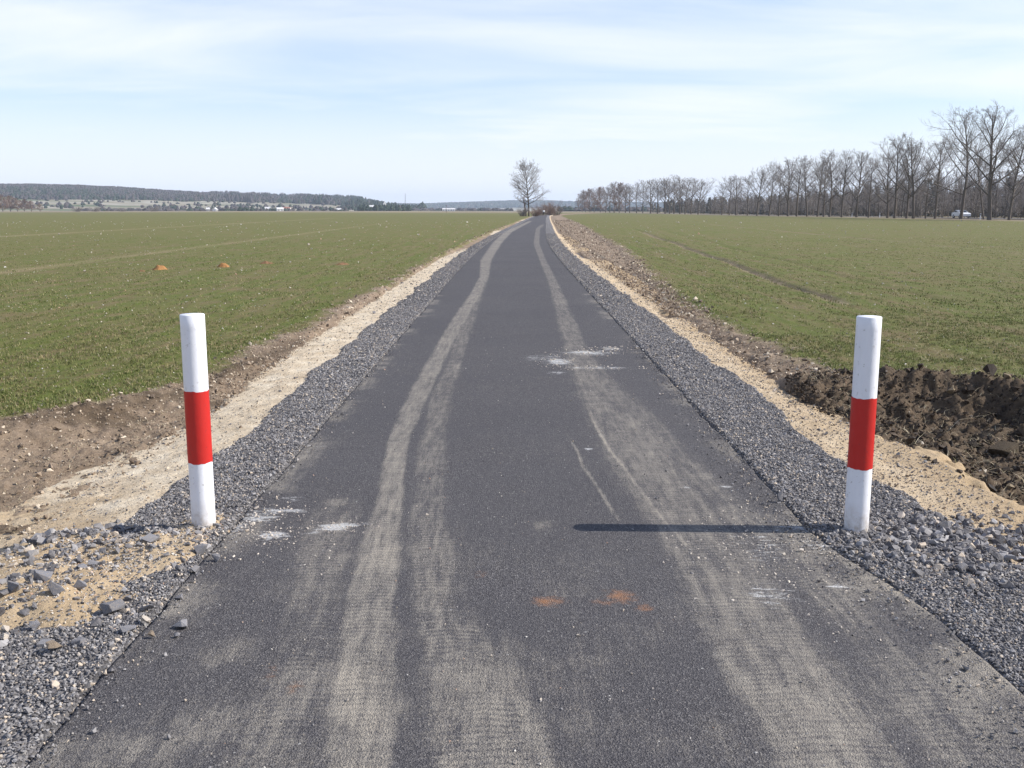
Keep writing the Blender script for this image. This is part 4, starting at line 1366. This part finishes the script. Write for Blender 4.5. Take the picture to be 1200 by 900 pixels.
n = 42000
tf = RNG.uniform(-.62, -.075, n); rf = RNG.uniform(1500, 2950, n)
px_ = 600 + FPX * np.tan(tf)
open_ = fbm(np.sin(tf) * rf, np.cos(tf) * rf, .004, 4, 420)
low = 1900 + 160 * (fbm(tf * 18, tf * 0, 1, 3, 421) - .5) * 2 - 250 * sstep(330, 470, px_)
k = (rf > low) | ((rf > 1500) & (open_ > .56))
k &= px_ < 500
tf, rf, px_ = tf[k], rf[k], px_[k]
pn = (RNG.random(len(tf)) < (.35 + .5 * sstep(380, 430, px_) + .25 * sstep(.45, .6, fbm(tf * 25, rf / 200, 1, 3, 422)))).astype(float)
pn = np.where((RNG.random(len(tf)) < .6) & (px_ < 330) & (fbm(tf * 14, rf / 400, 1, 3, 423) > .5), 0, pn)
crowns('forest', np.sin(tf) * rf, np.cos(tf) * rf, hill_z(tf, rf) - 1, RNG.uniform(5, 12, len(tf)) * (.75 + .7 * sstep(.45, .7, fbm(tf * 60, rf / 150, 1, 3, 431)) * sstep(180, 300, px_)), RNG.uniform(4.5, 8, len(tf)), pn, 'mixed pine and bare wood covering the far left hill')
n = 20000
tf = RNG.uniform(-.2, .55, n); rf = RNG.uniform(4350, 5300, n)
crowns('forest', np.sin(tf) * rf, np.cos(tf) * rf, hill_z(tf, rf) - 1, RNG.uniform(10, 22, n), RNG.uniform(13, 24, n), (RNG.random(n) < .75).astype(float), 'long blue wooded ridge on the horizon')
n = 1500
tf = RNG.uniform(-.52, -.08, n); rf = 1200 + 750 * RNG.random(n)
k = (fbm(np.sin(tf) * rf, np.cos(tf) * rf, .011, 3, 440) > .52) & (600 + FPX * np.tan(tf) < 480)
tf, rf = tf[k], rf[k]
crowns('hillside_scrub', np.sin(tf) * rf, np.cos(tf) * rf, hill_z(tf, rf) - .3, RNG.uniform(2, 6.5, len(tf)), RNG.uniform(3, 7, len(tf)), (RNG.random(len(tf)) < .35).astype(float), 'scattered scrub on the pale slopes below the hill wood')
# hedges and small woods on the valley floor
def hedge(px0, px1, d, h, w, n, pine, label):
    px = RNG.uniform(px0, px1, n); dd = d + RNG.uniform(-30, 30, n)
    xs = (px - 600) / FPX * dd
    crowns('hedgerow', xs, dd, 0 * xs - .3, h * RNG.uniform(.55, 1.1, n), w * RNG.uniform(.6, 1.3, n), (RNG.random(n) < pine).astype(float), label)


hedge(424, 483, 1120, 7.5, 6, 90, .95, 'dark evergreen grove at the foot of the hill near the white tower')
hedge(286, 302, 1080, 6.5, 5, 16, .95, 'dark evergreen clump beside the small white house')
hedge(303, 345, 1120, 4.0, 4, 40, .6, 'low dark hedge right of the evergreen clump')
hedge(396, 406, 1060, 3.2, 4, 8, .9, 'small dark bush row left of the pale greenhouse')
hedge(100, 290, 1150, 4.0, 7, 150, .25, 'line of brown scrub along the far left valley')
hedge(484, 600, 1500, 5.0, 9, 120, .05, 'reddish scrub under the far ridge')
hedge(655, 860, 1200, 6.0, 9, 130, .2, 'low scrub behind the far avenue clump')
hedge(340, 480, 1500, 5.0, 8, 60, .4, 'scattered scrub below the hill meadows')

# ------------------------------------------------------------------ far houses, tower, poles
M['hwall'] = simple('white_render', (.78, .76, .72)); M['hroof'] = simple('pale_roof', (.62, .60, .58)); M['rroof'] = simple('red_roof', (.34, .14, .09))
M['glass'] = simple('dark_glass', (.03, .035, .04), .15, .5); M['mast'] = simple('galvanised_steel', (.30, .31, .33), .5); M['wood'] = simple('pole_wood', (.14, .10, .075))


def house(px, d, w, dep, h, roofh, rot, roofmat, label):
    t = empty('house', ((px - 600) / FPX * d, d, -.2), rot)
    bm = bmesh.new(); bm_box(bm, -w / 2, w / 2, -dep / 2, dep / 2, 0, h)
    for sx in (-1, 1):
        v = [bm.verts.new((sx * (w / 2 - .002), -dep / 2, h)), bm.verts.new((sx * (w / 2 - .002), dep / 2, h)), bm.verts.new((sx * (w / 2 - .002), 0, h + roofh))]
        bm.faces.new(v)
    link('wall', bm_mesh('wall', bm, M['hwall']), t)
    bm = bmesh.new()
    for sy in (-1, 1):
        a = [Vector((-w / 2 - .4, sy * (dep / 2 + .5), h - .25)), Vector((w / 2 + .4, sy * (dep / 2 + .5), h - .25)), Vector((w / 2 + .4, 0, h + roofh + .1)), Vector((-w / 2 - .4, 0, h + roofh + .1))]
        lo = [bm.verts.new(q) for q in a]; hi = [bm.verts.new(q + Vector((0, 0, .2))) for q in a]
        bm.faces.new(lo); bm.faces.new(hi[::-1])
        for i in range(4): bm.faces.new((lo[i], lo[(i + 1) % 4], hi[(i + 1) % 4], hi[i]))
    rf_ = link('roof', bm_mesh('roof', bm, M[roofmat]), t)
    bm = bmesh.new(); bm_box(bm, w * .2, w * .2 + .5, -.25, .25, h + roofh * .6, h + roofh + .9)
    link('chimney', bm_mesh('chimney', bm, M['hwall']), rf_)
    nwin = max(2, int(w / 3))
    for i in range(nwin):
        xx = -w / 2 + (i + .5) * w / nwin
        bm = bmesh.new(); bm_box(bm, xx - .5, xx + .5, -dep / 2 - .03, -dep / 2 + .02, 1.0, 2.2)
        link('window', bm_mesh('window', bm, M['glass']), t)
    return tag(t, label, 'house', 'small far houses below the hill')


house(249, 1090, 3.2, 5, 2.6, 1.4, .3, 'hroof', 'tiny bright white house left of the dark evergreen clump')
house(257, 1100, 3.0, 5, 2.4, 1.4, 1.2, 'hroof', 'narrow white gable peeking out right of the evergreens')
house(332, 1060, 6.5, 6, 2.6, 1.5, .4, 'hroof', 'white barn-like house with pale roof in the middle of the far left field edge')
house(318, 1400, 8, 7, 3.6, 2, .1, 'hroof', 'pale grey house set back on the slope left of the white barn')
house(340, 1420, 10, 7, 3.6, 2, -.1, 'rroof', 'long hazy house with red roof behind the white barn')
house(400, 1080, 4.5, 5, 2.0, 1.2, .2, 'hroof', 'low pale shed beside the small dark bushes')
house(437, 1300, 12, 8, 5.5, 2, .1, 'hroof', 'white-roofed building half hidden behind the evergreen grove')
house(158, 1700, 10, 7, 5, 2.5, .2, 'hroof', 'faint pale farmhouse on the slope at far left')
house(527, 1300, 16, 7, 2.6, 1.2, .05, 'hroof', 'long low white building beside the wooden pole')

t = empty('white_tower', ((453 - 600) / FPX * 1180, 1180, -.2))
bm = bmesh.new(); bm_box(bm, -1.5, 1.5, -1.5, 1.5, 0, 8.6); link('tower_shaft', bm_mesh('tower_shaft', bm, M['hwall']), t)
bm = bmesh.new(); bmesh.ops.create_cone(bm, cap_ends=True, segments=4, radius1=2.3, radius2=.05, depth=3.2, matrix=Matrix.Translation((0, 0, 10.2)) @ Matrix.Rotation(math.pi / 4, 4, 'Z')); link('roof', bm_mesh('roof', bm, M['hroof']), t)
for zz in (4, 6.5):
    bm = bmesh.new(); bm_box(bm, -.4, .4, -1.55, -1.48, zz, zz + 1.2); link('window', bm_mesh('window', bm, M['glass']), t)
tag(t, 'slim white tower rising from the dark evergreen grove', 'tower')

# lattice mast on the hill
mast_d = 2500; mx = (477 - 600) / FPX * mast_d
mz0 = float(hill_z(np.array([math.atan2(mx, mast_d)]), np.array([math.hypot(mx, mast_d)]))[0])
segs = []
Hm = (246 - 227) / FPX * mast_d + CAM_H - mz0
for lv in range(8):
    z0_, z1_ = Hm * lv / 8, Hm * (lv + 1) / 8; a0, a1 = 1.6 * (1 - lv / 9), 1.6 * (1 - (lv + 1) / 9)
    c0 = [(a0, a0), (-a0, a0), (-a0, -a0), (a0, -a0)]; c1 = [(a1, a1), (-a1, a1), (-a1, -a1), (a1, -a1)]
    for i in range(4):
        segs.append(((*c0[i], z0_), (*c1[i], z1_), .22, .22)); segs.append(((*c0[i], z0_), (*c1[(i + 1) % 4], z1_), .12, .12))
t = link('lattice_mast', seg_mesh('lattice_mast', segs, M['mast'], 4), loc=(mx, mast_d, mz0))
tag(t, 'tall thin grey mast at the end of the wooded hill', 'mast')

pd_ = 560
t = empty('utility_pole', ((524 - 600) / FPX * pd_, pd_, 0))
bm = bmesh.new(); bmesh.ops.create_cone(bm, cap_ends=True, segments=10, radius1=.15, radius2=.1, depth=4.6, matrix=Matrix.Translation((0, 0, 2.1))); link('pole', bm_mesh('pole', bm, M['wood']), t)
bm = bmesh.new(); bm_box(bm, -.6, .6, -.06, .06, 3.7, 3.85); link('crossarm', bm_mesh('crossarm', bm, M['wood']), t)
tag(t, 'short dark wooden pole at the far edge of the left field', 'pole')

# ------------------------------------------------------------------ country road behind the avenue, with posts and a car
RY = np.concatenate([np.linspace(60, 800, 120)])
def roadx(y): return 86 - .0416 * y + 5.5
aw = []
for y0_ in RY:
    for o_ in (0, 3.0, 6.0): aw.append((roadx(y0_) + o_, y0_, 0))
aw = np.array(aw); zz = profile(aw[:, 0], aw[:, 1])[0].reshape(-1, 3).mean(1)
aw[:, 2] = np.repeat(zz, 3) + .10
simple_road = simple('worn_asphalt', (.17, .16, .16), .9, .2, .1, .5)
tag(link('country_road', mesh_np('country_road', aw, grid_faces(3, len(RY)), simple_road)), kind='structure')

postwhite = simple('post_white', (.82, .82, .82), .5); blackm = simple('post_black', (.03, .03, .03), .5)
for px, off, lab in ((1141.5, -1.2, 'small white roadside post between the car and the tallest tree'), (993, -1.2, 'small white roadside post far along the avenue'), (1025, -1.2, 'white roadside post in the middle of the avenue')):
    u = (px - 600) / FPX; d = (91.5 + off) / (u + .0416); x = u * d
    z = float(profile(np.array([x]), np.array([d]))[0][0])
    t = empty('roadside_post', (x, d, z))
    bm = bmesh.new(); bm_box(bm, -.08, .08, -.06, .06, -.1, 1.0)
    for v in bm.verts:
        if v.co.z > .9 and v.co.y > 0: v.co.z -= .06
    link('post', bm_mesh('post', bm, postwhite), t)
    bm = bmesh.new(); bm_box(bm, -.083, .083, -.063, .063, .68, .86); link('black_band', bm_mesh('black_band', bm, blackm), t)
    tag(t, lab, 'post', 'white posts along the country road')


def car(x, y, z, rz):
    t = empty('car', (x, y, z), rz)
    paint = simple('silver_paint', (.72, .73, .75), .3, .5, .03)
    tyre = simple('tyre_rubber', (.02, .02, .02), .8); rim = simple('rim_metal', (.5, .5, .52), .35); lamp = simple('lamp_lens', (.7, .7, .72), .2)
    # side silhouette extruded across the width, cabin narrowed
    prof = [(-2.05, .35), (-2.08, .75), (-1.75, .92), (-1.0, 1.0), (-.35, 1.42), (.85, 1.47), (1.65, 1.08), (2.0, 1.0), (2.08, .6), (2.02, .33)]
    bm = bmesh.new(); L = []; Rr = []
    for (a, h) in prof:
        wd = .86 if h < 1.05 else .66
        L.append(bm.verts.new((-wd, a, h))); Rr.append(bm.verts.new((wd, a, h)))
    bm.faces.new(L); bm.faces.new(Rr[::-1])
    for i in range(len(prof)):
        j = (i + 1) % len(prof); bm.faces.new((L[i], Rr[i], Rr[j], L[j]))
    bmesh.ops.recalc_face_normals(bm, faces=bm.faces[:])
    link('body', bm_mesh('body', bm, paint), t)
    def quad(name, pts, mat):
        bm = bmesh.new(); vs = [bm.verts.new(p) for p in pts]; bm.faces.new(vs)
        ex = bmesh.ops.extrude_face_region(bm, geom=bm.faces[:])
        nrm = (Vector(pts[1]) - Vector(pts[0])).cross(Vector(pts[2]) - Vector(pts[0])).normalized()
        for e in ex['geom']:
            if isinstance(e, bmesh.types.BMVert): e.co += nrm * .015
        bmesh.ops.recalc_face_normals(bm, faces=bm.faces[:])
        return link(name, bm_mesh(name, bm, mat), t)
    quad('windscreen', [(-.74, -.94, 1.04), (.74, -.94, 1.04), (.62, -.40, 1.40), (-.62, -.40, 1.40)], M['glass'])
    quad('rear_window', [(.72, 1.60, 1.13), (-.72, 1.60, 1.13), (-.62, .93, 1.45), (.62, .93, 1.45)], M['glass'])
    for sx in (-1, 1):
        p = [(sx * .80, -.80, 1.08), (sx * .80, 1.35, 1.10), (sx * .68, .80, 1.40), (sx * .68, -.30, 1.37)]
        quad('side_window', p if sx < 0 else p[::-1], M['glass'])
        bm = bmesh.new(); bm_box(bm, sx * .72 - .14, sx * .72 + .14, -2.10, -2.0, .62, .78); link('headlight', bm_mesh('headlight', bm, lamp), t)
        for yy in (-1.3, 1.28):
            bm = bmesh.new(); bmesh.ops.create_cone(bm, cap_ends=True, segments=20, radius1=.32, radius2=.32, depth=.2, matrix=Matrix.Translation((sx * .80, yy, .32)) @ Matrix.Rotation(math.pi / 2, 4, 'Y'))
            wh_ = link('wheel', bm_mesh('wheel', bm, tyre), t)
            bm = bmesh.new(); bmesh.ops.create_cone(bm, cap_ends=True, segments=16, radius1=.2, radius2=.2, depth=.215, matrix=Matrix.Translation((sx * .80, yy, .32)) @ Matrix.Rotation(math.pi / 2, 4, 'Y'))
            link('rim', bm_mesh('rim', bm, rim), wh_)
    return tag(t, 'small silver-white car on the country road half hidden by a tree trunk', 'car')


cu = (1119 - 600) / FPX; cd = 93.5 / (cu + .0416) - 2
cxw = cu * cd
car(cxw, cd, float(profile(np.array([cxw]), np.array([cd]))[0][0]) + .12, R(2.4))

# ------------------------------------------------------------------ walker far down the road
def person(x, y, z):
    body = bmesh.new()
    J = {'pel': (0, 0, .93), 'wai': (0, 0, 1.08), 'che': (0, 0, 1.32), 'nec': (0, 0, 1.48), 'hea': (0, -.01, 1.57), 'cro': (0, 0, 1.70),
         'hl': (-.10, 0, .90), 'kl': (-.11, -.10, .50), 'al': (-.11, .02, .09), 'tl': (-.12, -.13, .03), 'hr': (.10, 0, .90), 'kr': (.11, .02, .50), 'ar': (.11, .22, .12), 'tr': (.12, .10, .03),
         'sl': (-.19, 0, 1.42), 'el': (-.25, .06, 1.15), 'wl': (-.26, -.06, .92), 'fl': (-.26, -.10, .82), 'sr': (.19, 0, 1.42), 'er': (.25, .02, 1.15), 'wr': (.26, -.14, .95), 'fr': (.26, -.2, .87)}
    rad = {'pel': .15, 'wai': .13, 'che': .16, 'nec': .06, 'hea': .085, 'cro': .07, 'hl': .09, 'kl': .06, 'al': .045, 'tl': .04, 'hr': .09, 'kr': .06, 'ar': .045, 'tr': .04,
           'sl': .07, 'el': .045, 'wl': .032, 'fl': .03, 'sr': .07, 'er': .045, 'wr': .032, 'fr': .03}
    E = [('pel', 'wai'), ('wai', 'che'), ('che', 'nec'), ('nec', 'hea'), ('hea', 'cro'), ('pel', 'hl'), ('hl', 'kl'), ('kl', 'al'), ('al', 'tl'), ('pel', 'hr'), ('hr', 'kr'), ('kr', 'ar'), ('ar', 'tr'),
         ('che', 'sl'), ('sl', 'el'), ('el', 'wl'), ('wl', 'fl'), ('che', 'sr'), ('sr', 'er'), ('er', 'wr'), ('wr', 'fr')]

    def skin(name, keys, grow, mat):
        me = bpy.data.meshes.new(name); ks = list(keys); ee = [(ks.index(a), ks.index(b)) for a, b in E if a in ks and b in ks]
        me.from_pydata([J[k] for k in ks], ee, [])
        o = link(name, me)
        o.modifiers.new('skin', 'SKIN')
        for i, k in enumerate(ks):
            sv = me.skin_vertices[0].data[i]; sv.radius = (rad[k] * grow,) * 2; sv.use_root = (i == 0)
        s_ = o.modifiers.new('sub', 'SUBSURF'); s_.levels = 1; s_.render_levels = 1
        dg = bpy.context.evaluated_depsgraph_get(); m2 = bpy.data.meshes.new_from_object(o.evaluated_get(dg))
        bpy.data.objects.remove(o); m2.materials.clear(); m2.materials.append(mat)
        for p in m2.polygons: p.use_smooth = True
        return m2
    t = empty('person', (x, y, z), .1)
    link('body', skin('body', J.keys(), 1.0, simple('skin', (.50, .33, .25), .6)), t)
    link('jacket', skin('jacket', ['che', 'wai', 'pel', 'nec', 'sl', 'el', 'wl', 'sr', 'er', 'wr'], 1.28, simple('white_cloth', (.82, .82, .80), .8)), t)
    link('trousers', skin('trousers', ['pel', 'hl', 'kl', 'al', 'hr', 'kr', 'ar'], 1.2, simple('dark_cloth', (.03, .032, .045), .9)), t)
    bm = bmesh.new(); bmesh.ops.create_uvsphere(bm, u_segments=12, v_segments=8, radius=.105, matrix=Matrix.Translation((0, .02, 1.665)))
    link('hair', bm_mesh('hair', bm, simple('hair', (.05, .035, .025), .8), True), t)
    return tag(t, 'person in a white jacket and dark trousers walking on the far end of the road', 'person')


person((636.7 - 600) / FPX * 285, 285, .01)

# ------------------------------------------------------------------ haze
bm = bmesh.new(); bm_box(bm, -8800, 8800, -8800, 8800, -2.2, 125)
hm = bpy.data.materials.new('haze'); hm.use_nodes = True
hn = hm.node_tree; hn.nodes.clear()
ho = hn.nodes.new('ShaderNodeOutputMaterial'); hv = hn.nodes.new('ShaderNodeVolumePrincipled')
hv.inputs['Color'].default_value = (.70, .81, .98, 1); hv.inputs['Density'].default_value = 1.25e-4; hv.inputs['Anisotropy'].default_value = .1
hn.links.new(hv.outputs[0], ho.inputs['Volume'])
tag(link('haze', bm_mesh('haze', bm, hm)), kind='stuff')

# ------------------------------------------------------------------ sky and sun
SUN_EL = R(37.8)
world = bpy.data.worlds.new('World'); scene.world = world; world.use_nodes = True
wt = world.node_tree; wn, wl = wt.nodes, wt.links
bg = wn['Background']
sky = wn.new('ShaderNodeTexSky'); sky.sky_type = 'NISHITA'; sky.sun_disc = False
sky.sun_elevation = SUN_EL; sky.sun_rotation = R(90); sky.altitude = 100; sky.air_density = 1.0; sky.dust_density = .6; sky.ozone_density = 1.5
tc = wn.new('ShaderNodeTexCoord'); sep = wn.new('ShaderNodeSeparateXYZ'); wl.new(tc.outputs['Generated'], sep.inputs[0])


def wmath(op, a, b=0., clamp=False):
    n = wn.new('ShaderNodeMath'); n.operation = op; n.use_clamp = clamp
    for i, v in enumerate((a, b)):
        if isinstance(v, bpy.types.NodeSocket): wl.new(v, n.inputs[i])
        else: n.inputs[i].default_value = v
    return n.outputs[0]


zc = wmath('ADD', wmath('MAXIMUM', sep.outputs[2], 0), .09)
cmb = wn.new('ShaderNodeCombineXYZ')
wl.new(wmath('DIVIDE', sep.outputs[0], zc), cmb.inputs[0]); wl.new(wmath('DIVIDE', sep.outputs[1], zc), cmb.inputs[1])
mp = wn.new('ShaderNodeMapping'); mp.inputs['Rotation'].default_value = (0, 0, R(14)); mp.inputs['Scale'].default_value = (.55, 1.0, 1); wl.new(cmb.outputs[0], mp.inputs[0])


def wnoise(s, d, r, w, vec):
    n = wn.new('ShaderNodeTexNoise'); n.inputs['Scale'].default_value = s; n.inputs['Detail'].default_value = d
    n.inputs['Roughness'].default_value = r; n.inputs['Distortion'].default_value = w; wl.new(vec, n.inputs['Vector']); return n.outputs['Fac']


c1 = wnoise(1.0, 7, .55, .5, mp.outputs[0]); c2 = wnoise(.33, 3, .5, .3, mp.outputs[0])
cl = wmath('ADD', wmath('MULTIPLY', c1, .5), wmath('MULTIPLY', c2, .5))
mr = wn.new('ShaderNodeMapRange'); wl.new(cl, mr.inputs[0]); mr.interpolation_type = 'SMOOTHSTEP'
for i, v in zip((1, 2, 3, 4), (.34, .68, .26, .95)): mr.inputs[i].default_value = v
hz_ = wn.new('ShaderNodeMapRange'); wl.new(sep.outputs[2], hz_.inputs[0]); hz_.interpolation_type = 'SMOOTHSTEP'
for i, v in zip((1, 2, 3, 4), (.0, .17, .95, .0)): hz_.inputs[i].default_value = v
hi_ = wn.new('ShaderNodeMapRange'); wl.new(sep.outputs[2], hi_.inputs[0]); hi_.interpolation_type = 'SMOOTHSTEP'
for i, v in zip((1, 2, 3, 4), (.30, .62, 1., .12)): hi_.inputs[i].default_value = v
cov = wmath('MAXIMUM', wmath('MULTIPLY', mr.outputs[0], hi_.outputs[0]), hz_.outputs[0])
mx_ = wn.new('ShaderNodeMix'); mx_.data_type = 'RGBA'
tn = wn.new('ShaderNodeMix'); tn.data_type = 'RGBA'; tn.blend_type = 'MULTIPLY'; tn.inputs[0].default_value = 1; wl.new(sky.outputs[0], tn.inputs[6]); tn.inputs[7].default_value = (1.02, 1.16, 1.42, 1)
wl.new(cov, mx_.inputs[0]); wl.new(tn.outputs[2], mx_.inputs[6]); mx_.inputs[7].default_value = (8.0, 8.3, 9.0, 1)
wl.new(mx_.outputs[2], bg.inputs['Color']); bg.inputs['Strength'].default_value = .1

sd = bpy.data.lights.new('sun', 'SUN'); sd.energy = 5.0; sd.angle = R(.5); sd.color = (1, .955, .89)
so = bpy.data.objects.new('sun', sd); COL.objects.link(so)
so.rotation_euler = (0, math.pi / 2 - SUN_EL, 0)      # light comes from +X

scene.view_settings.view_transform = 'Standard'; scene.view_settings.look = 'None'
scene.view_settings.gamma = 1; scene.view_settings.use_curve_mapping = False; scene.view_settings.exposure = .38
scene.render.engine = 'CYCLES'
cy = scene.cycles
cy.max_bounces = 5; cy.diffuse_bounces = 2; cy.glossy_bounces = 2; cy.volume_bounces = 1; cy.transparent_max_bounces = 6
cy.use_denoising = True
cy.use_adaptive_sampling = True
